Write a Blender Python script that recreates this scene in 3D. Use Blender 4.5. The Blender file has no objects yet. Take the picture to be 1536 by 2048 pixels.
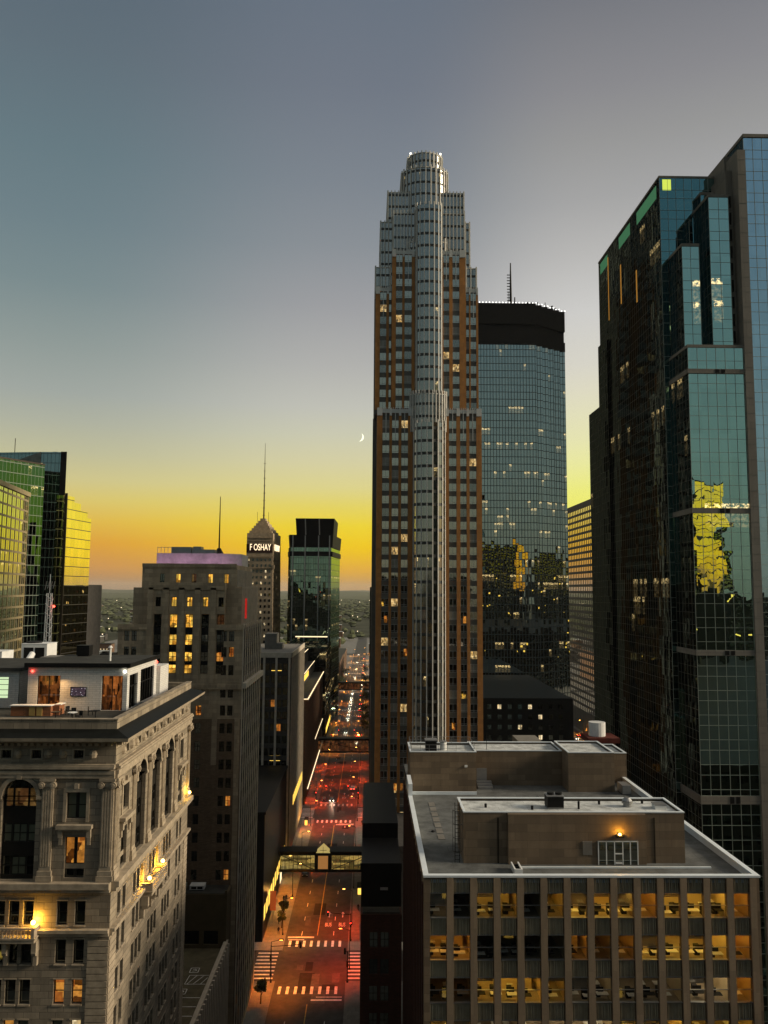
import bpy, math, random
from mathutils import Vector, Matrix
S = bpy.context.scene
COL = S.collection
rnd = random.Random(7)
R = math.radians

def lin(r, g, b, a=1.0):
    f = lambda c: (c/255/12.92) if c/255 <= 0.04045 else ((c/255+0.055)/1.055)**2.4
    return (f(r), f(g), f(b), a)

# ------------------------------------------------------------------ camera
cam = bpy.data.cameras.new("camera"); cam_o = bpy.data.objects.new("camera", cam); COL.objects.link(cam_o)
P_, Y_, RO_ = R(5.57), R(0.97), R(0.38)
fwd = Vector((math.sin(Y_)*math.cos(P_), math.cos(Y_)*math.cos(P_), math.sin(P_)))
r0 = Vector((math.cos(Y_), -math.sin(Y_), 0)); u0 = r0.cross(fwd)
rr = r0*math.cos(RO_)+u0*math.sin(RO_); uu = rr.cross(fwd)
cam_o.matrix_world = Matrix(((rr.x, uu.x, -fwd.x, 0), (rr.y, uu.y, -fwd.y, 0), (rr.z, uu.z, -fwd.z, 85), (0, 0, 0, 1)))
cam.sensor_fit = 'VERTICAL'; cam.sensor_height = 36.0; cam.lens = 36.0*1600/2048
cam.clip_start = 0.5; cam.clip_end = 90000
S.camera = cam_o

# ------------------------------------------------------------------ sky (dusk, afterglow ahead and a little to the right)
W = bpy.data.worlds.new("World"); S.world = W; W.use_nodes = True
nt = W.node_tree; nt.nodes.clear()
def wn(t, **k):
    n = nt.nodes.new(t)
    for a, b in k.items(): setattr(n, a, b)
    return n
tc = wn('ShaderNodeTexCoord'); sx = wn('ShaderNodeSeparateXYZ'); nt.links.new(tc.outputs['Generated'], sx.inputs[0])
el = wn('ShaderNodeMath', operation='ARCSINE'); nt.links.new(sx.outputs[2], el.inputs[0])
mr = wn('ShaderNodeMapRange'); mr.inputs[1].default_value = R(-2); mr.inputs[2].default_value = R(48)
nt.links.new(el.outputs[0], mr.inputs[0])
az = wn('ShaderNodeMath', operation='ARCTAN2'); nt.links.new(sx.outputs[0], az.inputs[0]); nt.links.new(sx.outputs[1], az.inputs[1])
def ramp(stops):
    n = wn('ShaderNodeValToRGB'); cr = n.color_ramp
    while len(cr.elements) > 1: cr.elements.remove(cr.elements[-1])
    first = True
    for e, c in stops:
        if 3 < e < 30: e = e-1.35*math.sin(math.pi*(e-3)/27)**.6
        p = (e+2)/50
        if first: el_ = cr.elements[0]; el_.position = p; first = False
        else: el_ = cr.elements.new(p)
        el_.color = lin(*c)
    nt.links.new(mr.outputs[0], n.inputs[0]); return n
rL = ramp([(-2, (100, 84, 72)), (0, (156, 120, 88)), (1.4, (204, 144, 74)), (3, (222, 158, 54)), (5.1, (224, 184, 76)), (6.75, (218, 198, 112)), (8.2, (208, 198, 140)), (10.2, (190, 188, 154)), (12.3, (174, 177, 160)), (14.3, (160, 167, 161)), (17.3, (144, 155, 152)), (21.2, (122, 139, 142)), (24.9, (110, 129, 136)), (28.5, (102, 122, 130)), (33.6, (96, 111, 121)), (38.2, (90, 104, 116))])
rC = ramp([(-2, (110, 90, 66)), (0, (192, 142, 80)), (1.4, (230, 172, 44)), (3, (243, 200, 8)), (5.1, (239, 212, 50)), (6.75, (229, 212, 100)), (8.2, (222, 212, 140)), (10.2, (214, 208, 164)), (12.3, (203, 202, 178)), (14.3, (193, 193, 183)), (17.3, (177, 177, 174)), (21.2, (157, 158, 161)), (24.9, (138, 144, 150)), (28.5, (125, 133, 142)), (33.6, (112, 120, 132)), (38.2, (105, 115, 128))])
rR = ramp([(-2, (110, 100, 70)), (0, (210, 180, 70)), (2, (250, 230, 60)), (5, (244, 238, 90)), (7.85, (238, 237, 124)), (10, (235, 234, 160)), (11.8, (231, 229, 178)), (15.3, (222, 218, 195)), (17, (215, 212, 200)), (20.4, (205, 204, 201)), (23.8, (185, 184, 182)), (26.9, (165, 165, 165)), (29.9, (150, 150, 150)), (32.8, (137, 137, 141)), (38, (115, 118, 125))])
rE = ramp([(-2, (40, 42, 40)), (0, (84, 92, 80)), (4, (108, 118, 106)), (10, (106, 122, 118)), (20, (98, 118, 124)), (33, (88, 110, 126)), (45, (92, 102, 112))])
def blend(a, b, lo, hi):
    m = wn('ShaderNodeMapRange', interpolation_type='SMOOTHERSTEP'); m.inputs[1].default_value = R(lo); m.inputs[2].default_value = R(hi)
    nt.links.new(az.outputs[0], m.inputs[0])
    x = wn('ShaderNodeMix', data_type='RGBA'); nt.links.new(m.outputs[0], x.inputs[0]); nt.links.new(a, x.inputs[6]); nt.links.new(b, x.inputs[7])
    return x.outputs[2]
c = blend(rE.outputs[0], rL.outputs[0], -125, -45)
c = blend(c, rC.outputs[0], -24, 0)
c = blend(c, rR.outputs[0], 0, 17)
c = blend(c, rL.outputs[0], 85, 100)
c = blend(c, rE.outputs[0], 95, 135)
# sky strength raised out of view, right and overhead, to light the facades
def wmap(src, a, b, c_, d):
    n = wn('ShaderNodeMapRange', interpolation_type='SMOOTHSTEP'); n.inputs[1].default_value = R(a); n.inputs[2].default_value = R(b); n.inputs[3].default_value = c_; n.inputs[4].default_value = d
    nt.links.new(src, n.inputs[0]); return n.outputs[0]
def wmath(op, a, b):
    n = wn('ShaderNodeMath', operation=op)
    for i, v in enumerate((a, b)):
        if hasattr(v, 'is_output'): nt.links.new(v, n.inputs[i])
        else: n.inputs[i].default_value = v
    return n.outputs[0]
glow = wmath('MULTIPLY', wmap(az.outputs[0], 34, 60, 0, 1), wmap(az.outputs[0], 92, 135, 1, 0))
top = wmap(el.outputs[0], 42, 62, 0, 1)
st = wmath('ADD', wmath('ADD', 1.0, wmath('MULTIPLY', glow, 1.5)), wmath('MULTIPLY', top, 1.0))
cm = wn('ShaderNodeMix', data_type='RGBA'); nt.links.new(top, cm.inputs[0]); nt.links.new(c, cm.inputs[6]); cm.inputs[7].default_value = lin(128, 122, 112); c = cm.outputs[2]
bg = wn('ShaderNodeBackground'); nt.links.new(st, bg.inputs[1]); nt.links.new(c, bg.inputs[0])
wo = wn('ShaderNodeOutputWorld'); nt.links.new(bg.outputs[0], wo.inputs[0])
# soft warm lamp added low on the right to brighten side faces
sun = bpy.data.lights.new('sun', 'SUN'); sun.energy = 3.9; sun.angle = R(14); sun.color = (1, .84, .62)
side_fill_o = bpy.data.objects.new('sun', sun); COL.objects.link(side_fill_o)
sd = Vector((math.sin(R(96))*math.cos(R(21)), math.cos(R(96))*math.cos(R(21)), math.sin(R(21)))); side_fill_o.rotation_euler = sd.to_track_quat('Z', 'Y').to_euler()
W.cycles.sampling_method = 'MANUAL'; W.cycles.sample_map_resolution = 512
S.view_settings.view_transform = 'Standard'; S.view_settings.look = 'None'; S.view_settings.exposure = 0.0; S.view_settings.gamma = 1.0
S.cycles.use_denoising = True; S.cycles.max_bounces = 6; S.cycles.glossy_bounces = 4; S.cycles.diffuse_bounces = 3
S.cycles.caustics_reflective = False; S.cycles.caustics_refractive = False; S.cycles.sample_clamp_indirect = 4
S.cycles.transparent_max_bounces = 6

# ------------------------------------------------------------------ node helpers
class NT:
    def __init__(s, name):
        s.m = bpy.data.materials.new(name); s.m.use_nodes = True; s.t = s.m.node_tree; s.t.nodes.clear()
        s.o = s.n('ShaderNodeOutputMaterial')
    def n(s, t, **k):
        x = s.t.nodes.new(t)
        for a, b in k.items(): setattr(x, a, b)
        return x
    def l(s, a, b): s.t.links.new(a, b)
    def put(s, sock, v):
        if hasattr(v, 'is_output'): s.l(v, sock)
        else: sock.default_value = v
    def math(s, op, a, b=0.0, c=None):
        x = s.n('ShaderNodeMath', operation=op); s.put(x.inputs[0], a); s.put(x.inputs[1], b)
        if c is not None: s.put(x.inputs[2], c)
        return x.outputs[0]
    def mix(s, f, a, b):
        x = s.n('ShaderNodeMix', data_type='RGBA'); s.put(x.inputs[0], f); s.put(x.inputs[6], a); s.put(x.inputs[7], b); return x.outputs[2]
    def noise(s, vec, scale, detail=3.0, rough=.55):
        x = s.n('ShaderNodeTexNoise'); x.inputs['Scale'].default_value = scale; x.inputs['Detail'].default_value = detail; x.inputs['Roughness'].default_value = rough
        if vec is not None: s.l(vec, x.inputs['Vector'])
        return x
    def vm(s, op, a, b=None):
        x = s.n('ShaderNodeVectorMath', operation=op); s.put(x.inputs[0], a)
        if b is not None:
            s.put(x.inputs['Scale'] if op == 'SCALE' else x.inputs[1], b)
        return x.outputs[0]
    def uv(s): return s.n('ShaderNodeUVMap').outputs[0]
    def rng(s, v, a, b, c=0.0, d=1.0):
        x = s.n('ShaderNodeMapRange'); s.put(x.inputs[0], v); x.inputs[1].default_value = a; x.inputs[2].default_value = b; x.inputs[3].default_value = c; x.inputs[4].default_value = d; return x.outputs[0]

def mat_plain(name, col, rough=.8, metal=0.0, var=.25, scale=.6):
    t = NT(name); p = t.n('ShaderNodeBsdfPrincipled')
    g = t.n('ShaderNodeNewGeometry').outputs['Position']
    nz = t.noise(g, scale, 5.0, .65)
    f = t.rng(nz.outputs[0], .3, .7)
    c = t.mix(f, tuple(x*(1-var) for x in col[:3])+(1,), tuple(min(1, x*(1+var)) for x in col[:3])+(1,))
    t.l(c, p.inputs['Base Color']); p.inputs['Roughness'].default_value = rough; p.inputs['Metallic'].default_value = metal; p.inputs['Specular IOR Level'].default_value = min(.5, .06+2*max(col[:3]))
    t.l(p.outputs[0], t.o.inputs[0]); return t.m

def mat_block(name, col, bw=1.2, bh=.6, mortar=.03, var=.3, mcol=.55, rough=.85, stain=.3, bump=.3):
    """stone or brick courses in metres, each block with its own tone, run-down stains"""
    t = NT(name); p = t.n('ShaderNodeBsdfPrincipled'); uv = t.uv()
    b = t.n('ShaderNodeTexBrick'); t.l(uv, b.inputs['Vector']); b.inputs['Scale'].default_value = 1.0
    b.inputs['Brick Width'].default_value = bw; b.inputs['Row Height'].default_value = bh; b.inputs['Mortar Size'].default_value = mortar
    b.inputs['Mortar Smooth'].default_value = .4; b.inputs['Bias'].default_value = 0.0
    b.inputs['Color1'].default_value = tuple(x*(1-var) for x in col[:3])+(1,); b.inputs['Color2'].default_value = tuple(min(1, x*(1+var)) for x in col[:3])+(1,)
    b.inputs['Mortar'].default_value = tuple(x*mcol for x in col[:3])+(1,)
    g = t.n('ShaderNodeNewGeometry').outputs['Position']
    st = t.n('ShaderNodeMapping'); st.inputs['Scale'].default_value = (.9, .9, .12); t.l(g, st.inputs[0])
    n1 = t.noise(st.outputs[0], .7, 6.0, .7); n2 = t.noise(g, 3.5, 4.0, .6)
    f = t.math('MULTIPLY', t.rng(n1.outputs[0], .38, .7), stain)
    c1 = t.mix(f, b.outputs[0], tuple(x*.35 for x in col[:3])+(1,))
    c2 = t.mix(t.math('MULTIPLY', t.rng(n2.outputs[0], .3, .75), .25), c1, tuple(x*.5 for x in col[:3])+(1,))
    t.l(c2, p.inputs['Base Color']); p.inputs['Roughness'].default_value = rough
    bp = t.n('ShaderNodeBump'); bp.inputs['Strength'].default_value = bump; bp.inputs['Distance'].default_value = .05
    h = t.math('ADD', t.math('MULTIPLY', b.outputs['Fac'], -1.0), t.math('MULTIPLY', n2.outputs[0], .5)); t.l(h, bp.inputs['Height']); t.l(bp.outputs[0], p.inputs['Normal'])
    t.l(p.outputs[0], t.o.inputs[0]); return t.m

def mat_emit(name, col, strength):
    t = NT(name); e = t.n('ShaderNodeEmission'); e.inputs[0].default_value = col; e.inputs[1].default_value = strength; t.l(e.outputs[0], t.o.inputs[0]); return t.m

def mat_curtain(name, tint, pw=1.5, ph=3.6, line=.06, hline=None, linecol=(.02, .02, .02, 1), lit=.04, tilt=.004, wave=.006, spand=.0, wscale=.35, lums=1.6, rowlit=0.0, refl=1.0, litcol=(1.0, .72, .3, 1), dark=(.004, .006, .006, 1), rough=0.0):
    """mirror curtain wall: every pane tilts a little; some panes have lights on behind them"""
    t = NT(name); uv = t.uv(); hl = hline if hline is not None else line
    s = t.n('ShaderNodeSeparateXYZ'); t.l(uv, s.inputs[0])
    u = t.math('DIVIDE', s.outputs[0], pw); v = t.math('DIVIDE', s.outputs[1], ph)
    fu, fv = t.math('FRACT', u), t.math('FRACT', v); cu, cv = t.math('FLOOR', u), t.math('FLOOR', v)
    cell = t.n('ShaderNodeCombineXYZ'); t.l(cu, cell.inputs[0]); t.l(cv, cell.inputs[1])
    wnz = t.n('ShaderNodeTexWhiteNoise', noise_dimensions='3D'); t.l(cell.outputs[0], wnz.inputs['Vector'])
    g = t.n('ShaderNodeNewGeometry')
    n3 = t.noise(g.outputs['Position'], wscale, 2.0, .5)
    off = t.vm('ADD', t.vm('SCALE', t.vm('SUBTRACT', wnz.outputs['Color'], (.5, .5, .5)), tilt), t.vm('SCALE', t.vm('SUBTRACT', n3.outputs['Color'], (.5, .5, .5)), wave))
    nrm = t.vm('NORMALIZE', t.vm('ADD', g.outputs['Normal'], off))
    gl = t.n('ShaderNodeBsdfGlossy'); gl.inputs['Roughness'].default_value = rough
    tv = t.mix(t.math('MULTIPLY', wnz.outputs[0], .25), tint, tuple(x*.6 for x in tint[:3])+(1,)); t.l(tv, gl.inputs['Color']); t.l(nrm, gl.inputs['Normal'])
    # lit rooms: runs of neighbouring panes on the same floor
    rn = t.n('ShaderNodeCombineXYZ'); t.l(t.math('FLOOR', t.math('DIVIDE', u, 5.0)), rn.inputs[0]); t.l(cv, rn.inputs[1]); rn.inputs[2].default_value = 3.7
    w2 = t.n('ShaderNodeTexWhiteNoise', noise_dimensions='3D'); t.l(rn.outputs[0], w2.inputs['Vector'])
    rw_ = t.n('ShaderNodeTexWhiteNoise', noise_dimensions='1D'); t.l(t.math('ADD', cv, 7.3), rw_.inputs['W'])
    boost = t.math('ADD', t.math('MULTIPLY', t.math('LESS_THAN', rw_.outputs[0], .22), lit*9.0), lit*.6)
    zoneA = t.math('MULTIPLY', t.math('LESS_THAN', w2.outputs[0], boost), t.math('LESS_THAN', wnz.outputs[0], .45))
    zoneB = t.math('LESS_THAN', wnz.outputs[0], lit*.12)
    on = t.math('MAXIMUM', zoneA, zoneB)
    n4 = t.noise(t.uv(), 1.7, 3.0, .7)
    lev = t.math('MULTIPLY', t.math('MULTIPLY', on, t.rng(n4.outputs[0], .45, .6)), t.math('MULTIPLY', t.math('ADD', t.math('MULTIPLY', t.math('GREATER_THAN', fv, .72), 1.0), .12), lums))
    em = t.n('ShaderNodeEmission'); em.inputs[0].default_value = litcol; t.l(lev, em.inputs[1])
    ad = t.n('ShaderNodeAddShader'); t.l(gl.outputs[0], ad.inputs[0]); t.l(em.outputs[0], ad.inputs[1])
    lm = t.math('MAXIMUM', t.math('LESS_THAN', fu, line/pw), t.math('LESS_THAN', fv, hl/ph))
    fr = t.n('ShaderNodeBsdfPrincipled'); fr.inputs['Base Color'].default_value = linecol; fr.inputs['Roughness'].default_value = .5
    mx = t.n('ShaderNodeMixShader'); t.l(lm, mx.inputs[0]); t.l(ad.outputs[0], mx.inputs[1]); t.l(fr.outputs[0], mx.inputs[2])
    out = mx.outputs[0]
    if spand > 0:
        sp = t.n('ShaderNodeBsdfPrincipled'); sp.inputs['Base Color'].default_value = dark; sp.inputs['Roughness'].default_value = .15
        m2 = t.n('ShaderNodeMixShader'); t.l(t.math('GREATER_THAN', fv, 1-spand), m2.inputs[0]); t.l(out, m2.inputs[1]); t.l(sp.outputs[0], m2.inputs[2]); out = m2.outputs[0]
    t.l(out, t.o.inputs[0]); return t.m

def mat_pane(name, tint, rough=.03, wave=.01):
    t = NT(name); p = t.n('ShaderNodeBsdfPrincipled'); p.inputs['Base Color'].default_value = tint; p.inputs['Metallic'].default_value = 1.0; p.inputs['Roughness'].default_value = rough
    g = t.n('ShaderNodeNewGeometry'); oi = t.n('ShaderNodeObjectInfo'); n3 = t.noise(g.outputs['Position'], .8, 2.0)
    off = t.vm('SCALE', t.vm('SUBTRACT', n3.outputs['Color'], (.5, .5, .5)), wave); t.l(t.vm('NORMALIZE', t.vm('ADD', g.outputs['Normal'], off)), p.inputs['Normal'])
    t.l(p.outputs[0], t.o.inputs[0]); return t.m

def mat_lit(name, col, col2, strength, scale=1.2, msc=(1, 1, .7)):
    """lit room behind glass: blinds, furniture and lamps as soft patches, different behind every window"""
    t = NT(name); g = t.n('ShaderNodeNewGeometry').outputs['Position']; 
    mp = t.n('ShaderNodeMapping'); mp.inputs['Scale'].default_value = msc; t.l(g, mp.inputs[0])
    v = t.n('ShaderNodeTexVoronoi', feature='F1', distance='CHEBYCHEV'); t.l(mp.outputs[0], v.inputs['Vector']); v.inputs['Scale'].default_value = scale
    sp = t.n('ShaderNodeSeparateColor'); t.l(v.outputs['Color'], sp.inputs[0])
    c = t.mix(sp.outputs[0], col, col2); n = t.noise(g, 2.2, 4.0)
    st = t.math('MULTIPLY', t.rng(sp.outputs[1], .15, .8, .18, 1.0), t.math('MULTIPLY', t.rng(n.outputs[0], .3, .65, .5, 1.1), strength))
    e = t.n('ShaderNodeEmission'); t.l(c, e.inputs[0]); t.l(st, e.inputs[1])
    gl = t.n('ShaderNodeBsdfGlossy'); gl.inputs[0].default_value = (.06, .06, .06, 1); gl.inputs[1].default_value = .05
    a = t.n('ShaderNodeAddShader'); t.l(e.outputs[0], a.inputs[0]); t.l(gl.outputs[0], a.inputs[1]); t.l(a.outputs[0], t.o.inputs[0]); return t.m

def mat_glass(name, tint=(.95, .95, .9, 1), f=.1):
    t = NT(name); a = t.n('ShaderNodeBsdfTransparent'); a.inputs[0].default_value = tint; b = t.n('ShaderNodeBsdfGlossy'); b.inputs[1].default_value = .02; b.inputs[0].default_value = (.8, .8, .8, 1)
    m = t.n('ShaderNodeMixShader'); m.inputs[0].default_value = f; t.l(a.outputs[0], m.inputs[1]); t.l(b.outputs[0], m.inputs[2]); t.l(m.outputs[0], t.o.inputs[0]); return t.m

# ------------------------------------------------------------------ mesh builder (world metres)
class MB:
    def __init__(s): s.v = []; s.f = []; s.m = []; s.uv = []
    def poly(s, pts, mi=0, uvs=None):
        pts = [Vector(p) for p in pts]; n = Vector((0, 0, 0))
        for i in range(len(pts)):
            a, b = pts[i], pts[(i+1) % len(pts)]; n += Vector(((a.y-b.y)*(a.z+b.z), (a.z-b.z)*(a.x+b.x), (a.x-b.x)*(a.y+b.y)))
        if n.length > 0: n.normalize()
        i0 = len(s.v); s.v += [tuple(p) for p in pts]; s.f.append(tuple(range(i0, i0+len(pts)))); s.m.append(mi)
        if uvs is None:
            if abs(n.z) > .8: uvs = [(p.x, p.y) for p in pts]
            else:
                h = math.hypot(n.x, n.y) or 1; tx, ty = -n.y/h, n.x/h
                uvs = [(p.x*tx+p.y*ty, p.z) for p in pts]
        s.uv += list(uvs)
    def box(s, x0, x1, y0, y1, z0, z1, mi=0, skip=''):
        x0, x1 = min(x0, x1), max(x0, x1); y0, y1 = min(y0, y1), max(y0, y1); z0, z1 = min(z0, z1), max(z0, z1)
        if 'f' not in skip: s.poly([(x0, y0, z0), (x1, y0, z0), (x1, y0, z1), (x0, y0, z1)], mi)
        if 'b' not in skip: s.poly([(x1, y1, z0), (x0, y1, z0), (x0, y1, z1), (x1, y1, z1)], mi)
        if 'l' not in skip: s.poly([(x0, y1, z0), (x0, y0, z0), (x0, y0, z1), (x0, y1, z1)], mi)
        if 'r' not in skip: s.poly([(x1, y0, z0), (x1, y1, z0), (x1, y1, z1), (x1, y0, z1)], mi)
        if 't' not in skip: s.poly([(x0, y0, z1), (x1, y0, z1), (x1, y1, z1), (x0, y1, z1)], mi)
        if 'd' not in skip: s.poly([(x0, y1, z0), (x1, y1, z0), (x1, y0, z0), (x0, y0, z0)], mi)
        return s
    def prism(s, pts, z0, z1, mi=0, top=None, topmi=None, bottom=True):
        """pts counter-clockwise seen from above"""
        tp = top or pts; n = len(pts)
        for i in range(n):
            a, b = pts[i], pts[(i+1) % n]; c_, d = tp[(i+1) % n], tp[i]
            s.poly([(a[0], a[1], z0), (b[0], b[1], z0), (c_[0], c_[1], z1), (d[0], d[1], z1)], mi)
        s.poly([(p[0], p[1], z1) for p in tp], mi if topmi is None else topmi)
        if bottom: s.poly([(p[0], p[1], z0) for p in reversed(pts)], mi)
        return s
    def cyl(s, p0, p1, r, n=8, mi=0, r1=None):
        p0, p1 = Vector(p0), Vector(p1); r1 = r if r1 is None else r1; d = (p1-p0)
        if d.length == 0: return s
        d.normalize(); a = d.orthogonal().normalized(); b = d.cross(a)
        A = [p0+(a*math.cos(2*math.pi*i/n)+b*math.sin(2*math.pi*i/n))*r for i in range(n)]
        B = [p1+(a*math.cos(2*math.pi*i/n)+b*math.sin(2*math.pi*i/n))*r1 for i in range(n)]
        for i in range(n): s.poly([A[i], A[(i+1) % n], B[(i+1) % n], B[i]], mi)
        s.poly(list(reversed(A)), mi); s.poly(B, mi); return s
    def ball(s, c, r, mi=0, n=10, k=6, sz=1.0):
        c = Vector(c)
        P = lambda i, j: c+Vector((r*math.sin(math.pi*j/k)*math.cos(2*math.pi*i/n), r*math.sin(math.pi*j/k)*math.sin(2*math.pi*i/n), r*sz*math.cos(math.pi*j/k)))
        for j in range(k):
            for i in range(n):
                if j == 0: s.poly([P(i, 0), P(i, 1), P(i+1, 1)], mi)
                elif j == k-1: s.poly([P(i, j), P(i, k), P(i+1, j)], mi)
                else: s.poly([P(i, j), P(i, j+1), P(i+1, j+1), P(i+1, j)], mi)
        return s
    def obj(s, name, mats, parent=None, loc=None):
        """mesh of the built shape; children are stored relative to their parent's location"""
        o_ = Vector(loc) if loc is not None else Vector((0, 0, 0))
        base = o_ + (wloc(parent) if parent else Vector((0, 0, 0)))
        me = bpy.data.meshes.new(name); me.from_pydata([tuple(Vector(p)-base) for p in s.v], [], s.f)
        ul = me.uv_layers.new(name='UVMap'); flat = [x for p in s.uv for x in p]; ul.data.foreach_set('uv', flat)
        for m in (mats if isinstance(mats, (list, tuple)) else [mats]): me.materials.append(m)
        me.polygons.foreach_set('material_index', s.m); me.update()
        ob = bpy.data.objects.new(name, me); COL.objects.link(ob); ob.location = o_
        if parent: ob.parent = parent
        return ob
def wloc(o):
    v = Vector((0, 0, 0))
    while o: v = v+o.location; o = o.parent
    return v
def thing(name, label, cat, loc=(0, 0, 0), group=None, rz=0):
    o = bpy.data.objects.new(name, None); COL.objects.link(o); o.location = loc; o.rotation_euler = (0, 0, rz); o['label'] = label; o['category'] = cat
    if group: o['group'] = group
    return o
def tag(o, label, cat, group=None):
    o['label'] = label; o['category'] = cat
    if group: o['group'] = group
    return o
def setting(o, kind='structure'): o['kind'] = kind; return o
def copy_tree(o, parent=None):
    c = o.copy(); COL.objects.link(c); c.parent = parent
    for ch in list(o.children): copy_tree(ch, c)
    return c

# facade with real openings.  frame: origin O (x,y), horizontal unit U, outward normal N = (U.y,-U.x)
class Face:
    def __init__(s, ox, oy, ux, uy):
        s.O = Vector((ox, oy, 0)); s.U = Vector((ux, uy, 0)).normalized(); s.N = Vector((s.U.y, -s.U.x, 0)); s.rot = math.atan2(s.U.y, s.U.x)
    def p(s, u, z, d=0.0): return s.O+s.U*u+Vector((0, 0, z))-s.N*d      # d = depth inwards
    def quad(s, mb, u0, u1, z0, z1, d=0.0, mi=0):
        mb.poly([s.p(u0, z0, d), s.p(u1, z0, d), s.p(u1, z1, d), s.p(u0, z1, d)], mi)
    def bar(s, mb, u0, u1, z0, z1, d0, d1, mi=0):
        """box from depth d0 (outer) to d1 (inner)"""
        q = lambda *a: [s.p(*x) for x in a]
        mb.poly(q((u0, z0, d0), (u1, z0, d0), (u1, z1, d0), (u0, z1, d0)), mi)
        mb.poly(q((u0, z0, d1), (u0, z0, d0), (u0, z1, d0), (u0, z1, d1)), mi)
        mb.poly(q((u1, z0, d0), (u1, z0, d1), (u1, z1, d1), (u1, z1, d0)), mi)
        mb.poly(q((u0, z1, d0), (u1, z1, d0), (u1, z1, d1), (u0, z1, d1)), mi)
        mb.poly(q((u0, z0, d1), (u1, z0, d1), (u1, z0, d0), (u0, z0, d0)), mi)
    def wall(s, mb, u0, u1, z0, z1, holes, d=.3, mi=0, rmi=None, back=None):
        """holes (a,b,c,e) = u from a to b, z from c to e; reveals d deep"""
        us = sorted({u0, u1, *[x for h in holes for x in h[:2] if u0 < x < u1]}); zs = sorted({z0, z1, *[x for h in holes for x in h[2:4] if z0 < x < z1]})
        rmi = mi if rmi is None else rmi
        from bisect import bisect_left
        blocked = set()
        for a, b, c_, e in holes:
            for i in range(bisect_left(us, a), bisect_left(us, b)):
                for j in range(bisect_left(zs, c_), bisect_left(zs, e)): blocked.add((i, j))
        for j in range(len(zs)-1):
            i = 0
            while i < len(us)-1:
                if (i, j) in blocked: i += 1; continue
                k = i
                while k+1 < len(us)-1 and (k+1, j) not in blocked: k += 1
                s.quad(mb, us[i], us[k+1], zs[j], zs[j+1], 0, mi); i = k+1
        for a, b, c_, e in holes:
            q = lambda *x: [s.p(*y) for y in x]
            mb.poly(q((a, c_, 0), (a, c_, d), (a, e, d), (a, e, 0)), rmi); mb.poly(q((b, c_, d), (b, c_, 0), (b, e, 0), (b, e, d)), rmi)
            mb.poly(q((a, c_, 0), (b, c_, 0), (b, c_, d), (a, c_, d)), rmi); mb.poly(q((a, e, d), (b, e, d), (b, e, 0), (a, e, 0)), rmi)

# windows: one mesh per (size, style, glass), placed as objects; past the cap they go to one 'stuff' part
WM = {}
def win_geo(mb, w, h, style, base=None, rot=0.0):
    """frame slot 0, pane slot 1; centred, facing -y, pane plane at y=0"""
    B = MB(); ft = .07 if w > .9 else .05
    fy = -.05
    B.poly([(-w/2, 0, -h/2), (w/2, 0, -h/2), (w/2, 0, h/2), (-w/2, 0, h/2)], 1)
    def br(x0, x1, z0, z1): B.box(x0, x1, fy, .02, z0, z1, 0, skip='b')
    br(-w/2, -w/2+ft, -h/2, h/2); br(w/2-ft, w/2, -h/2, h/2); br(-w/2+ft, w/2-ft, -h/2, -h/2+ft); br(-w/2+ft, w/2-ft, h/2-ft, h/2)
    if 'm' in style: br(-ft*.6, ft*.6, -h/2+ft, h/2-ft)
    if 'M' in style: br(-w*.08, w*.08, -h/2+ft, h/2-ft)
    if 's' in style: B.box(-w/2+ft, w/2-ft, fy+.01, .02, -ft*.6, ft*.6, 0, skip='b')
    if 't' in style: B.box(-w/2+ft, w/2-ft, fy+.01, .02, h*.12-ft*.6, h*.12+ft*.6, 0, skip='b')
    if 'q' in style: B.box(-w/2+ft, w/2-ft, fy+.01, .02, -h*.3-ft*.6, -h*.3+ft*.6, 0, skip='b')
    if base is None: return B
    cs, sn = math.cos(rot), math.sin(rot)
    for fi, f in enumerate(B.f):
        mb.poly([(base[0]+B.v[i][0]*cs-B.v[i][1]*sn, base[1]+B.v[i][0]*sn+B.v[i][1]*cs, base[2]+B.v[i][2]) for i in f], B.m[fi])
def windows(parent, items, frame, cap=100, name='window'):
    """items: (point, rot, w, h, style, pane material)"""
    items = sorted(items, key=lambda t: (t[0][0]**2+t[0][1]**2+(t[0][2]-85)**2)/(t[2]*t[3])); pl = wloc(parent)
    rest = {}
    for k, (p, rot, w, h, style, pm) in enumerate(items):
        if k < cap:
            key = (round(w, 2), round(h, 2), style, pm.name, frame.name)
            if key not in WM:
                o = win_geo(None, w, h, style).obj(name, [frame, pm]); me = o.data; bpy.data.objects.remove(o); WM[key] = me
            o = bpy.data.objects.new(name, WM[key]); COL.objects.link(o); o.parent = parent; o.location = Vector(p)-pl; o.rotation_euler = (0, 0, rot)
        else: rest.setdefault('x', []).append((p, rot, w, h, style, pm))
    if rest:
        mb = MB(); mats = [frame]
        for p, rot, w, h, style, pm in rest['x']:
            if pm not in mats: mats.append(pm)
            mi = mats.index(pm); n0 = len(mb.m); win_geo(mb, w, h, style, p, rot)
            for q in range(n0, len(mb.m)):
                if mb.m[q] == 1: mb.m[q] = mi
        setting(mb.obj(name+'_rows', mats, parent), 'stuff')

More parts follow.
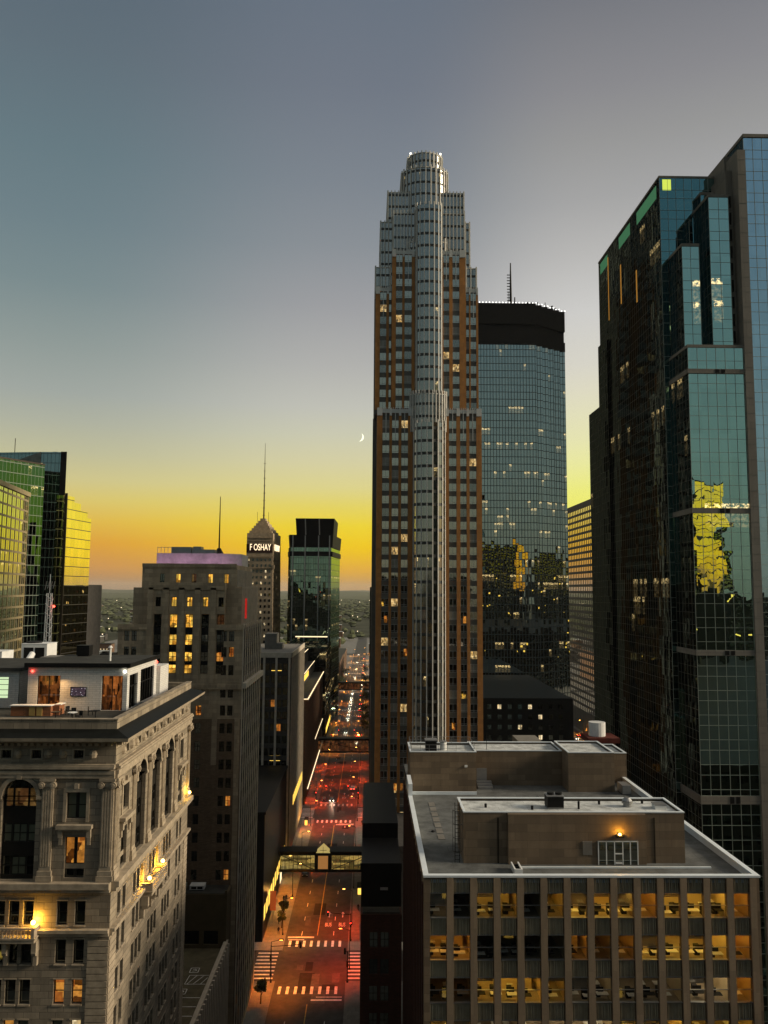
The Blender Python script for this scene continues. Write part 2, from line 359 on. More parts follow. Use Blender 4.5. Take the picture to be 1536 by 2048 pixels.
# ------------------------------------------------------------------ materials
M = {}
M['asphalt'] = mat_plain('asphalt', (.045, .042, .04), .55, var=.45, scale=.5)
M['road_far'] = mat_plain('far_ground', (.045, .048, .03), .95, var=.5, scale=.01)
M['pavement'] = mat_block('pavement_slabs', (.2, .19, .17), 1.5, 1.5, .03, .12, .6, stain=.5)
M['paint'] = mat_plain('road_paint', (.75, .73, .7), .7, var=.35, scale=1.5)
M['yellow_paint'] = mat_plain('yellow_road_paint', (.45, .3, .05), .7, var=.35, scale=1.5)
M['lime'] = mat_block('carved_limestone', (.31, .252, .178), 1.5, .62, .03, .27, .4, stain=.65, bump=.6)
M['lime_trim'] = mat_plain('limestone_trim', (.34, .275, .195), .85, var=.3, scale=1.2)
M['lime_dark'] = mat_plain('weathered_copper', (.008, .009, .008), .5, var=.4, scale=1)
M['rand'] = mat_block('buff_limestone', (.45, .34, .22), 1.6, .8, .02, .22, .55, stain=.6, bump=.4)
M['rand_brick'] = mat_block('brown_common_brick', (.20, .13, .075), .6, .2, .02, .25, .6, stain=.5)
M['rand_trim'] = mat_plain('buff_trim', (.5, .43, .34), .8, var=.2)
M['white_brick'] = mat_block('white_tile_wall', (.68, .66, .62), .8, .24, .018, .06, .55, stain=.12, bump=.25)
M['roof_dark'] = mat_plain('dark_roof_membrane', (.045, .045, .04), .9, var=.35, scale=.5)
M['roof_grey'] = mat_block('grey_roof_felt', (.125, .13, .125), 6.0, 2.4, .05, .1, .6, stain=1.0, bump=.1)
M['roof_pale'] = mat_block('pale_roof_membrane', (.68, .70, .68), 3.2, 1.6, .03, .08, .55, stain=1.0, bump=.1)
M['coping'] = mat_plain('white_metal_coping', (.72, .77, .80), .45, var=.08)
M['office_stone'] = mat_block('brown_granite_panel', (.185, .132, .082), 2.6, .85, .025, .24, .6, stain=.45, bump=.2)
M['office_pier'] = mat_block('buff_pier_panels', (.29, .21, .135), .72, 2.0, .012, .12, .75, stain=.3, bump=.15)
M['corrug'] = mat_plain('grooved_green_brown_panel', (.36, .31, .21), .5, var=.25)
M['metal'] = mat_plain('grey_metal', (.3, .3, .3), .4, .6, var=.15)
M['white_metal'] = mat_plain('white_painted_metal', (.72, .72, .7), .5, var=.1)
M['black_metal'] = mat_plain('black_metal', (.012, .012, .012), .5, var=.2)
M['bronze'] = mat_plain('dark_bronze', (.03, .024, .018), .4, .3, var=.2)
M['wfbrick'] = mat_block('rust_brick_granite', (.42, .18, .045), 1.0, 1.2, .02, .15, .75, stain=.3, bump=.1)
M['wfwhite'] = mat_plain('pale_marble_cap', (.56, .56, .53), .5, var=.1)
M['wfspan'] = mat_plain('grey_green_spandrel', (.12, .112, .095), .5, var=.2, scale=.2)
M['wfmull'] = mat_plain('white_aluminium', (.62, .6, .55), .85, var=.1)
M['frame_dark'] = mat_plain('dark_window_frame', (.02, .018, .015), .5)
M['frame_white'] = mat_plain('light_window_frame', (.4, .4, .38), .5)
M['pane'] = mat_pane('dark_pane', (.16, .18, .17, 1))
M['pane_wf'] = mat_pane('grey_pane', (.62, .56, .47, 1), wave=.012)
M['pane_wf2'] = mat_plain('pane_with_grey_blind', (.24, .22, .18), .25, var=.15)
M['pane_wf3'] = mat_pane('dark_grey_pane', (.36, .34, .3, 1), wave=.012)
M['pane_sky'] = mat_pane('sky_mirror_pane', (.95, .93, .85, 1), wave=.02)
M['pane_blind'] = mat_plain('pane_with_drawn_blind', (.11, .12, .085), .25, var=.15)
M['lit_y'] = mat_lit('lit_yellow_room', (1, .62, .1, 1), (1, .42, .04, 1), 1.5, 1.1)
M['lit_o'] = mat_lit('lit_amber_room', (.9, .38, .06, 1), (.5, .13, .02, 1), .8, 1.0)
M['lit_w'] = mat_lit('lit_pale_room', (1, .85, .55, 1), (1, .7, .3, 1), 1.2, 1.3)
M['lit_s'] = mat_lit('lit_small_office', (1, .72, .32, 1), (.8, .45, .12, 1), .95, 2.2)
M['lit_d'] = mat_lit('dim_room', (.5, .28, .08, 1), (.16, .05, .02, 1), .3, 1.0)
M['lamp_y'] = mat_emit('warm_lamp', (1, .6, .12, 1), 14)
M['lamp_o'] = mat_emit('sodium_lamp', (1, .42, .08, 1), 25)
M['lamp_w'] = mat_emit('white_lamp', (1, .93, .75, 1), 12)
M['lamp_r'] = mat_emit('red_lamp', (1, .05, .03, 1), 10)
M['strip_w'] = mat_emit('lit_cornice_strip', (1, .78, .45, 1), 1.6)
M['strip_y'] = mat_emit('lit_shopfront', (1, .62, .1, 1), 1.6)
M['sign'] = mat_emit('sign_letters', (1, .78, .48, 1), 1.8)
M['foshay'] = mat_block('tan_obelisk_stone', (.45, .34, .22), 1.2, .9, .03, .2, .7, stain=.4)
M['wood'] = mat_block('cedar_slats', (.35, .13, .05), 3.0, .14, .03, .25, .3, stain=.1)
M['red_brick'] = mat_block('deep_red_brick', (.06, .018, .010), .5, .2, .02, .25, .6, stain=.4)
M['dark_conc'] = mat_plain('dark_concrete', (.06, .055, .05), .8, var=.3)
M['conc'] = mat_block('cast_concrete', (.2, .185, .16), 3, 1.5, .02, .12, .7, stain=.5)
M['brown'] = mat_block('brown_brick', (.15, .08, .045), .6, .25, .02, .25, .6, stain=.3)
M['leaf'] = mat_plain('dark_leaves', (.05, .065, .025), .8, var=.5, scale=2)
M['bark'] = mat_plain('bark', (.06, .045, .03), .9)
M['wood_far'] = mat_plain('far_tree_leaves', (.075, .085, .042), .95, var=.5, scale=.02)
M['moon'] = mat_emit('moonlit_rock', lin(255, 255, 225), 1.3)
M['glass'] = mat_glass('clear_glass')

def K(mb, name, mat, parent=None): return mb.obj(name, M[mat] if isinstance(mat, str) else mat, parent)

# ------------------------------------------------------------------ ground, roads, pavements
mb = MB(); mb.poly([(-26000, -4000, -.25), (26000, -4000, -.25), (26000, 24000, -.25), (-26000, 24000, -.25)])
setting(K(mb, 'ground', 'road_far'))
mb = MB(); mb.poly([(-420, -360, 0), (420, -360, 0), (420, 1450, 0), (-420, 1450, 0)])
setting(K(mb, 'road', 'asphalt'))
CY = [66, 191, 316, 445, 566, 691, 816, 941, 1066]
mb = MB()
for (xa, xb) in ((-420, -151), (-137, -20), (-4.6, 110), (128, 420)):
    ys = [-360]+[y for c_ in [-184, -59]+CY for y in (c_-7.5, c_+7.5)]+[1450]
    for i in range(0, len(ys), 2): mb.box(xa, xb, ys[i], ys[i+1], -.1, .14)
setting(K(mb, 'pavement', 'pavement'))
# painted markings
cw = MB(); ln = MB(); yl = MB()
def flat(m_, x0, x1, y0, y1, z=.006): m_.poly([(x0, y0, z), (x1, y0, z), (x1, y1, z), (x0, y1, z)])
for c_ in CY[1:8]:
    for yb in (c_+11.4, c_-11.2):
        for k in range(8): flat(cw, -18.9+k*1.72, -18.9+k*1.72+.62, yb-1.6, yb+1.6)
    for k in range(8):
        yy = c_-6.2+k*1.75
        flat(cw, -25.4, -20.7, yy, yy+.6); flat(cw, -4.2, -.2, yy, yy+.6)
    flat(ln, -19.4, -13, c_+14.6, c_+15.3); flat(ln, -19.2, -15.3, c_+13.4, c_+13.7)
    flat(ln, -11.6, -5.2, c_-15.6, c_-15.0); flat(ln, -10.6, -5.2, c_-14.2, c_-13.95)
for k in range(1, len(CY)-1):
    y0, y1 = CY[k]+16, CY[k+1]-16
    flat(yl, -12.35, -12.15, y0, y1)
    y = y0
    while y < y1: flat(ln, -8.35, -8.2, y, y+2.4); flat(ln, -16.2, -16.05, y, y+2.4); y += 9
flat(yl, -12.35, -12.15, 60, 174)
for y in range(120, 170, 9): flat(ln, -8.35, -8.2, y, y+2.4); flat(ln, -16.2, -16.05, y, y+2.4)
for ax in (-9.9, -6.4):       # arrows
    for c_ in CY[1:5]:
        y = c_+27
        flat(ln, ax-.12, ax+.12, y, y+2.2); ln.poly([(ax-.5, y+2.2, .006), (ax+.5, y+2.2, .006), (ax, y+3.6, .006)])
setting(K(cw, 'crosswalk_markings', 'paint')); setting(K(ln, 'lane_markings', 'paint')); setting(K(yl, 'centre_line_marking', 'yellow_paint'))
# asphalt repairs, manhole covers
mb = MB(); m2 = MB(); rp_ = random.Random(11)
for c_ in range(26):
    y = 150+rp_.random()*330; x = -18.5+rp_.random()*11; w_ = 1.2+rp_.random()*2.2; l_ = 2+rp_.random()*9
    (mb if c_ % 2 else m2).poly([(x, y, .003), (x+w_, y, .003), (x+w_, y+l_, .003), (x, y+l_, .003)]) if all(abs(x-q[0]) > 3.5 or abs(y-q[1]) > 12 for q in [(-99, 0)]) else None
K(mb, 'asphalt_patches', mat_plain('fresh_asphalt', (.02, .02, .02), .7, var=.4)).__setitem__('kind', 'structure')
for v_ in range(len(m2.v)): m2.v[v_] = (m2.v[v_][0], m2.v[v_][1], .0045)
K(m2, 'worn_asphalt_patches', mat_plain('worn_asphalt', (.09, .085, .08), .8, var=.4)).__setitem__('kind', 'structure')
def text_obj(name, s, size, loc, rot, mat, parent=None, ext=.002, ax='CENTER', sx=1.0, sy=1.0):
    cu = bpy.data.curves.new(name, 'FONT'); cu.body = s; cu.size = size; cu.extrude = ext; cu.align_x = ax; cu.align_y = 'CENTER'
    o = bpy.data.objects.new(name, cu); COL.objects.link(o); cu.materials.append(M[mat])
    o.location = Vector(loc)-(wloc(parent) if parent else Vector((0, 0, 0))); o.rotation_euler = rot; o.scale = (sx, sy, 1)
    dg = bpy.context.evaluated_depsgraph_get(); me = bpy.data.meshes.new_from_object(o.evaluated_get(dg)); me.name = name
    o2 = bpy.data.objects.new(name, me); COL.objects.link(o2); o2.location, o2.rotation_euler, o2.scale = o.location, o.rotation_euler, o.scale
    bpy.data.objects.remove(o); bpy.data.curves.remove(cu); o2.name = name
    if parent: o2.parent = parent
    return o2
for c_ in CY[1:3]:
    for ax in (-9.9, -6.4):
        o = text_obj('lane_marking_word', 'BUS', 1.25, (ax, c_+22.3, .008), (0, 0, 0), 'paint', sx=.8, sy=2.6); setting(o)

# ------------------------------------------------------------------ far land: tree canopy, low hills, scattered houses
def canopy(name, n, ya, yb, xa, xb, s0, s1, mat, hmin=4, hmax=9):
    mb = MB(); r2 = random.Random(hash(name) % 1000 if False else len(name))
    for _ in range(n):
        t = r2.random()**.65; y = ya+(yb-ya)*t; x = (xa+(xb-xa)*r2.random())*(y/yb)**.9
        s = (s0+(s1-s0)*t)*(.6+.8*r2.random()); h = hmin+(hmax-hmin)*r2.random()
        k = 6; ring = []
        a0 = r2.random()*6
        for lv, (rad, hz) in enumerate(((.55, .25), (1, .62), (.62, .92))):
            ring.append([(x+s*rad*(.75+.5*r2.random())*math.cos(a0+6.283*i/k), y+s*rad*(.75+.5*r2.random())*math.sin(a0+6.283*i/k), h*hz*(.9+.2*r2.random())) for i in range(k)])
        for lv in range(2):
            for i in range(k): mb.poly([ring[lv][i], ring[lv][(i+1) % k], ring[lv+1][(i+1) % k], ring[lv+1][i]])
        tp = (x, y, h*(1.0+.15*r2.random()))
        for i in range(k): mb.poly([ring[2][i], ring[2][(i+1) % k], tp])
    return setting(K(mb, name, mat), 'stuff')
canopy('distant_woodland', 5200, 980, 6500, -3400, 1500, 6, 26, 'wood_far', 6, 13)
hb = MB()
for (x0, x1, y, h) in ((-14000, 3000, 9500, 38), (-9000, 14000, 13000, 62), (-16000, -2000, 16000, 92), (-3000, 16000, 19000, 96)):
    n = 60; pts = []
    for i in range(n+1):
        x = x0+(x1-x0)*i/n; pts.append((x, h*(.55+.25*math.sin(i*.37+y)+.2*math.sin(i*.9+y*2))*min(1, i/6, (n-i)/6)))
    for i in range(n):
        a, b = pts[i], pts[i+1]
        hb.poly([(a[0], y-2500, -.2), (b[0], y-2500, -.2), (b[0], y, b[1]), (a[0], y, a[1])]); hb.poly([(a[0], y, a[1]), (b[0], y, b[1]), (b[0], y+2500, -.2), (a[0], y+2500, -.2)])
setting(K(hb, 'hills', 'wood_far'))

# ------------------------------------------------------------------ STONE CLASSICAL TOWER (lower left)
SX, SY0, SY1, SXL, ST = -24.5, 80.0, 112.4, -60.0, 72.2
soo = thing('limestone_office_tower', 'carved pale limestone tower with tall arched windows and a white roof pavilion, lower left', 'building', (-42, 96, 0))
front = Face(SXL, SY0, 1, 0); side = Face(SX, SY0, 0, 1)
FW = SX-SXL; SW = SY1-SY0
stone = MB(); trim = MB(); cop = MB()
Z_ATT0, Z_ENT, Z_ARCH, Z_COL0, Z_LED1, Z_WA1, Z_WA0, Z_LED2 = 69.5, 67.9, 66.6, 57.1, 56.6, 55.3, 53.1, 52.5
wins = []; arches = []
# bays measured from the corner: 'e' = end bay with two stacked windows, 'a' = arch
def bays(width):
    L = [('e', 3.6)]; u = 9.1
    while u < width-7: L.append(('a', u)); u += 5.85
    L.append(('e', u if u < width-2 else width-3.6)); return L
def soo_face(fc, width, rev):
    """rev: the street corner is at the far end of this face's u axis"""
    U = (lambda u: width-u) if rev else (lambda u: u)
    bl = bays(width) if rev else [('e', 3.6), ('a', 9.3), ('a', 15.4), ('a', 21.5), ('e', 27.6)]
    holes = []
    for k, (t, u) in enumerate(bl):
        c_ = U(u)
        if t == 'a':
            w = 3.3; zt = Z_ARCH-w/2; holes.append((c_-w/2, c_+w/2, Z_COL0+.1, zt)); arches.append((fc, c_, w, zt))
            n = 14
            for i in range(n):      # spandrel between arch curve and a square head
                a0, a1 = math.pi*i/n, math.pi*(i+1)/n
                p0 = (c_-w/2*math.cos(a0), zt+w/2*math.sin(a0)); p1 = (c_-w/2*math.cos(a1), zt+w/2*math.sin(a1))
                stone.poly([fc.p(p0[0], p0[1]), fc.p(p1[0], p1[1]), fc.p(p1[0], Z_ARCH+.001), fc.p(p0[0], Z_ARCH+.001)])
                stone.poly([fc.p(p0[0], p0[1], .7), fc.p(p1[0], p1[1], .7), fc.p(p1[0], p1[1]), fc.p(p0[0], p0[1])])
                # moulded archivolt, proud of the wall
                q0 = (c_-(w/2+.38)*math.cos(a0), zt+(w/2+.38)*math.sin(a0)); q1 = (c_-(w/2+.38)*math.cos(a1), zt+(w/2+.38)*math.sin(a1))
                trim.poly([fc.p(*p0, -.14), fc.p(*p1, -.14), fc.p(*q1, -.14), fc.p(*q0, -.14)]); trim.poly([fc.p(*q0, -.14), fc.p(*q1, -.14), fc.p(*q1, 0), fc.p(*q0, 0)]); trim.poly([fc.p(*p0, 0), fc.p(*p1, 0), fc.p(*p1, -.14), fc.p(*p0, -.14)])
            holes.append((c_-w/2, c_+w/2, zt, Z_ARCH))
            fc.bar(trim, c_-w/2-.55, c_-w/2, zt-.22, zt+.08, -.18, 0); fc.bar(trim, c_+w/2, c_+w/2+.55, zt-.22, zt+.08, -.18, 0)
            fc.bar(trim, c_-.22, c_+.22, Z_ARCH+.02, Z_ARCH+.75, -.3, 0)
        else:
            holes.append((c_-.95, c_+.95, 62.9, 65.4)); holes.append((c_-.95, c_+.95, Z_COL0+.3, 61.2))
            # surround, hood on brackets
            fc.bar(trim, c_-1.25, c_+1.25, 65.4, 65.75, -.12, 0); fc.bar(trim, c_-1.25, c_-.95, 62.6, 65.4, -.1, 0); fc.bar(trim, c_+.95, c_+1.25, 62.6, 65.4, -.1, 0); fc.bar(trim, c_-.2, c_+.2, 65.75, 66.2, -.25, 0)
            fc.bar(trim, c_-1.7, c_+1.7, 62.05, 62.42, -.6, 0); fc.bar(trim, c_-1.55, c_+1.55, 61.85, 62.05, -.42, 0)
            for sgn in (-1, 1):
                fc.bar(trim, c_+sgn*1.35-.2, c_+sgn*1.35+.2, 61.2, 61.85, -.35, 0); fc.bar(trim, c_+sgn*1.35-.16, c_+sgn*1.35+.16, 60.5, 61.2, -.2, 0)
            wins.append((fc, c_, 64.15, 1.9, 2.5, 'Ms', 'blind')); wins.append((fc, c_, 59.9, 1.9, 2.5, 'M', 'odd')); 
            fc.bar(trim, c_-.95, c_+.95, 58.2, 58.65, .28, .4, 0); wins.append((fc, c_, 57.8, 1.9, .8, 'M', 'pane'))
        # attic square windows, two per arch bay
        for du in ((-1.45, 1.45) if t == 'a' else (0.0,)):
            holes.append((c_+du-.48, c_+du+.48, 68.55, 69.35)); wins.append((fc, c_+du, 68.95, .96, .8, 'm', 'pane'))
            for a, b, z0, z1 in ((-.6, -.48, 68.43, 69.47), (.48, .6, 68.43, 69.47)): fc.bar(trim, c_+du+a, c_+du+b, z0, z1, -.06, 0)
            fc.bar(trim, c_+du-.48, c_+du+.48, 69.35, 69.47, -.06, 0); fc.bar(trim, c_+du-.48, c_+du+.48, 68.43, 68.55, -.06, 0)
        # window storeys below the ledges
        offs = (-1.35, 0, 1.35) if t == 'a' else (-.95, .75)
        zc = [54.2]+[50.7-3.62*i for i in range(14)]
        for i, z in enumerate(zc):
            for du in offs:
                holes.append((c_+du-.5, c_+du+.5, z-1.12, z+1.12)); wins.append((fc, c_+du, z, 1.0, 2.24, 's', 'any' if z < 47 else 'pane'))
                fc.bar(trim, c_+du-.56, c_+du+.56, z-1.26, z-1.12, -.1, 0)
                if i < 8: fc.bar(trim, c_+du-.56, c_+du+.56, z+1.12, z+1.22, -.05, 0)
    fc.wall(stone, 0, width, .14, 70.3, holes, .4)
    # giant order: fluted pilasters with scrolled capitals between the bays
    edges = []
    for k in range(len(bl)-1):
        edges.append((bl[k][1]+bl[k+1][1])/2)
    pil = [(.95, 1.15), (2.05-.25, 0)] if False else []
    for e in edges: pil.append((e, 1.1))
    pil += [(.62, 1.15)]
    if not rev: pil.append((width-.7, 1.1))
    for e, w in pil:
        c_ = U(e)
        fc.bar(trim, c_-w/2, c_+w/2, 58.1, 65.9, -.16, 0)
        for k in range(4): fc.bar(trim, c_-w/2+.12+k*(w-.24)/3.6, c_-w/2+.12+k*(w-.24)/3.6+.12, 58.5, 65.7, -.21, -.16)
        fc.bar(trim, c_-w/2-.12, c_+w/2+.12, 57.65, 58.1, -.26, 0); fc.bar(trim, c_-w/2-.2, c_+w/2+.2, 57.15, 57.65, -.32, 0)
        fc.bar(trim, c_-w/2-.2, c_+w/2+.2, 66.45, 66.7, -.4, 0); fc.bar(trim, c_-w/2, c_+w/2, 65.9, 66.45, -.28, 0)
        for sgn in (-1, 1):
            pc = fc.p(c_+sgn*w/2, 66.1, -.1); trim.cyl(pc, pc+fc.N*.36, .32, 10); trim.cyl(pc+fc.N*.36, pc+fc.N*.43, .15, 8)
    # entablature, dentils, frieze cartouches
    w0, w1 = 0, width
    fc.bar(trim, w0, w1, 66.72, 67.1, -.25, 0); fc.bar(trim, w0, w1, 67.1, 67.45, -.34, 0); fc.bar(trim, w0, w1, 67.62, 67.86, -.5, 0); fc.bar(trim, w0, w1, 67.86, 68.02, -.36, 0)
    n = int(width/.62)
    for k in range(n): fc.bar(trim, k*.62+.1, k*.62+.44, 69.82, 70.12, -.5, 0)
    fc.bar(trim, w0, w1, 70.12, 70.3, -.7, 0)
    k = 2.2
    while k < width-1.5:
        c_ = U(k); pc = fc.p(c_, 68.95, 0)
        if all(abs(c_-x[1]) > .95 or x[0] is not fc or abs(x[2]-68.95) > .1 for x in wins): trim.ball(pc, .42, n=8, k=4, sz=1.05)
        k += 1.45
    # ledges
    fc.bar(trim, w0, w1, 56.55, 57.1, -.75, 0); fc.bar(trim, w0, w1, 56.2, 56.55, -.5, 0)
    fc.bar(trim, w0, w1, 52.5, 52.8, -.5, 0); fc.bar(trim, w0, w1, 52.15, 52.5, -.28, 0)
    # rusticated quoins at the street corner and far end
    for base in ((U(1.0),) if rev else (1.0, width-1.0)):
        z = 1.0
        while z < 51.6: fc.bar(trim, base-.98, base+.98, z, z+.52, -.09, 0); z += .62
soo_face(front, FW, True); soo_face(side, SW, False)
# cornice running round front and side, dark copper top seen from above, parapet
def lring(mb, o0, z0, o1, z1, mi=0, ext=0):
    """sloping band following front (y=SY0) and side (x=SX), offset outwards o0 at z0 and o1 at z1"""
    mb.poly([(SXL, SY0-o0, z0), (SX+o0, SY0-o0, z0), (SX+o1, SY0-o1, z1), (SXL, SY0-o1, z1)], mi)
    mb.poly([(SX+o0, SY0-o0, z0), (SX+o0, SY1+o0*ext, z0), (SX+o1, SY1+o1*ext, z1), (SX+o1, SY0-o1, z1)], mi)
lring(trim, 0.0, 70.3, 1.55, 70.42, 0, 1); lring(trim, 1.55, 70.42, 1.62, 70.75, 0, 1)
lring(cop, 1.62, 70.75, .02, 71.35, 0, 1)
cop.poly([(SX+1.62, SY1+1.62, 70.75), (SX-6, SY1+1.62, 70.75), (SX-6, SY1, 71.35), (SX, SY1, 71.35)])
trim.poly([(SX+1.55, SY1+1.55, 70.42), (SX-6, SY1+1.55, 70.42), (SX-6, SY1+1.62, 70.75), (SX+1.62, SY1+1.62, 70.75)])
K(cop, 'cornice_top', 'lime_dark', soo)
pa = MB(); pa.box(SXL, SX, SY0, SY0+.5, 71.36, ST); pa.box(SX-.5, SX, SY0+.5, SY1, 71.36, ST); pa.box(SXL, SX-.5, SY1-.5, SY1, 70.4, ST)
pa.box(SXL, SX+.08, SY0-.08, SY0+.62, ST, ST+.12); pa.box(SX-.62, SX+.08, SY0+.62, SY1+.05, ST, ST+.12)
K(pa, 'parapet', 'lime', soo)
stone.poly([(SX, SY1, .14), (SXL, SY1, .14), (SXL, SY1, 70.3), (SX, SY1, 70.3)])
K(stone, 'wall', 'lime', soo); K(trim, 'carved_trim', 'lime_trim', soo)
rf = MB(); rf.box(SXL+.02, SX-.5, SY0+.5, SY1-.5, 70.6, 71.1); K(rf, 'roof', 'roof_dark', soo)
# windows as parts
it = []; PM = {'blind': M['pane_blind'], 'pane': M['pane']}
for k, (fc, u, z, w, h, st, kind) in enumerate(wins):
    if fc is side: pm = M['pane']
    elif kind == 'odd': pm = M['lit_o']
    elif kind == 'blind': pm = M['pane_blind']
    else: pm = M['pane']
    if fc is front and kind == 'any':
        q = rnd.random(); pm = M['lit_o'] if q < .12 else (M['lit_w'] if q < .17 and z < 45 else (M['pane_blind'] if q < .35 else M['pane']))
    if fc is front and abs(z-46.9) < 1.9 and u > FW-5 : pm = M['lit_o']
    it.append((fc.p(u, z, .36), fc.rot, w, h, st, pm))
windows(soo, it, M['frame_dark'], cap=94)
for (fc, c_, w, zt) in arches:     # tall arched windows: glass, iron mullions, spandrel panels
    if fc is front and c_ < FW-24: continue
    mb = MB(); n = 12; z0 = Z_COL0+.1
    pts = [fc.p(c_-w/2, z0, .6), fc.p(c_+w/2, z0, .6)]+[fc.p(c_+w/2*math.cos(math.pi*i/n), zt+w/2*math.sin(math.pi*i/n), .6) for i in range(n+1)]
    mb.poly(pts, 1)
    for du in (-.72, .72): fc.bar(mb, c_+du-.09, c_+du+.09, z0, zt+1.35, .5, .62)
    for du in (-w/2+.06, w/2-.06): fc.bar(mb, c_+du-.07, c_+du+.07, z0, zt, .5, .62)
    for za, zb in ((z0, z0+.35), (59.3, 60.6), (62.3, 63.9)): fc.bar(mb, c_-w/2+.13, c_+w/2-.13, za, zb, .47, .61)
    for zm in (58.4, 61.45, 64.4): fc.bar(mb, c_-w/2+.13, c_+w/2-.13, zm-.04, zm+.04, .52, .6)
    for du in (0.0,): fc.bar(mb, c_+du-.04, c_+du+.04, z0+.35, 62.3, .53, .6)
    bl = 2 if fc is front else 1
    o = mb.obj('arched_window', [M['frame_dark'], M['pane']], soo)
    if fc is front:
        for (ua, ub, za, zb) in ((-.6, .6, 60.67, 62.23), (-.6, .6, 57.62, 59.18), (-1.48, -.82, 60.7, 62.2), (.82, 1.48, 60.7, 62.2)):
            b2 = MB(); fc.quad(b2, c_+ua, c_+ub, za, zb, .595); K(b2, 'blind', 'pane_blind', o)
        b3 = MB(); fc.quad(b3, c_-1.4, c_+1.4, 63.95, 65.6, .597); K(b3, 'lit_room', M['lit_d'], o)
# balconies with balusters and wall lamps
def balcony(fc, u0, u1, z, lampus):
    mb = MB(); fc.bar(mb, u0, u1, z, z+.35, -1.2, 0); fc.bar(mb, u0-.1, u1+.1, z+.35, z+.5, -1.3, 0); fc.bar(mb, u0-.05, u1+.05, z+1.25, z+1.42, -1.28, -1.02)
    for a in (u0, u1-.3): fc.bar(mb, a, a+.3, z+.5, z+1.25, -1.27, -1.0); fc.bar(mb, a, a+.28, z+.5, z+1.3, -1.0, 0)
    u = u0+.45
    while u < u1-.4:
        p0 = fc.p(u, z+.5, -1.15); mb.cyl(p0, p0+Vector((0, 0, .35)), .11, 6, r1=.05); mb.cyl(p0+Vector((0, 0, .35)), p0+Vector((0, 0, .75)), .05, 6, r1=.09); u += .34
    for a in (u0+.15, u1-.15, (u0+u1)/2):
        fc.bar(mb, a-.22, a+.22, z-1.0, z, -.85, 0); fc.bar(mb, a-.18, a+.18, z-2.3, z-1.0, -.42, 0)
        pc = fc.p(a, z-1.0, -.5); mb.cyl(pc-fc.U*.2, pc+fc.U*.2, .38, 8)
    K(mb, 'balcony', 'lime_trim', soo)
    for lu in lampus:
        g = MB(); p0 = fc.p(lu, z+1.75, -.8); g.ball(p0, .22); lp = K(g, 'wall_lamp', 'lamp_y', soo)
        li = bpy.data.lights.new('lamp_light', 'POINT'); li.energy = 450; li.color = (1, .5, .05); li.shadow_soft_size = .3
        lo = bpy.data.objects.new('lamp_light', li); COL.objects.link(lo); lo.location = Vector(fc.p(lu, z+1.75, -.42))-wloc(soo); lo.parent = soo
balcony(side, 10.5, 16.9, 51.9, (10.9, 16.5))
balcony(front, FW-12.4, FW-6.6, 51.9, (FW-6.9,))
g = MB(); p0 = side.p(30.6, 57.9, -.6); g.ball(p0, .2); K(g, 'wall_lamp', 'lamp_y', soo)
li = bpy.data.lights.new('lamp_light', 'POINT'); li.energy = 200; li.color = (1, .6, .08); li.shadow_soft_size = .3
lo = bpy.data.objects.new('lamp_light', li); COL.objects.link(lo); lo.location = Vector(side.p(30.6, 58.2, -.5))-wloc(soo); lo.parent = soo

# white pavilion on its roof
pv = MB(); fp = Face(-39.0, 93.6, 1, 0); PW = 11.3
fp.wall(pv, 0, PW, 71.1, 76.0, [(1.1, 3.7, 71.12, 75.0), (8.4, 10.8, 71.12, 75.0)], .25)
fs = Face(-27.7, 93.6, 0, 1)
fs.wall(pv, 0, 12.6, 71.1, 76.0, [(.9, 4.2, 71.12, 75.0), (5.4, 11.4, 71.12, 75.2)], .25)
pv.poly([(-27.7, 106.2, 71.1), (-39, 106.2, 71.1), (-39, 106.2, 76), (-27.7, 106.2, 76)]); pv.poly([(-39, 106.2, 71.1), (-39, 93.6, 71.1), (-39, 93.6, 76), (-39, 106.2, 76)])
pv.box(-34, -27.2, 106.21, 110.5, 71.1, 74.9)
pav = K(pv, 'roof_pavilion', 'white_brick', soo)
mb = MB(); mb.box(-39.3, -27.4, 93.3, 106.4, 76.0, 76.35); K(mb, 'pavilion_roof', 'roof_dark', pav)
mb = MB(); mb.box(-39.34, -27.36, 93.22, 93.3, 75.95, 76.45); mb.box(-27.4, -27.3, 93.3, 106.4, 75.95, 76.45); K(mb, 'roof_edge', 'black_metal', pav)
bar_lit = mat_lit('bar_interior', (1, .3, .06, 1), (.03, .006, .003, 1), .38, 1.6, (2.2, 2.2, .5))
for (u0_, u1_) in ((1.1, 3.7), (8.4, 10.8)):
    mb = MB(); fp.quad(mb, u0_, u1_, 71.12, 75.0, .2, 1)
    for u in (u0_, (u0_+u1_)/2-.04, u1_-.08): fp.bar(mb, u, u+.08, 71.12, 75.0, .1, .19)
    mb.obj('glass_door', [M['black_metal'], bar_lit], pav)
for (u0_, u1_, zt_) in ((.9, 4.2, 75.0), (5.4, 11.4, 75.2)):
    mb = MB(); fs.quad(mb, u0_, u1_, 71.12, zt_, .2, 1)
    k = u0_
    while k < u1_: fs.bar(mb, k, k+.1, 71.12, zt_, .08, .19); k += 1.1
    fs.bar(mb, u0_, u1_, 73.6, 73.7, .08, .19)
    mb.obj('side_window', [M['black_metal'], M['pane']], pav)
for u in (.5, PW-.3):
    mb = MB(); mb.ball(fp.p(u, 75.5, -.12), .14); K(mb, 'corner_lamp', 'lamp_r' if u < 2 else 'lamp_w', pav)
mb = MB(); mb.ball(fs.p(12.2, 75.5, -.12), .14); K(mb, 'corner_lamp', 'lamp_r', pav)
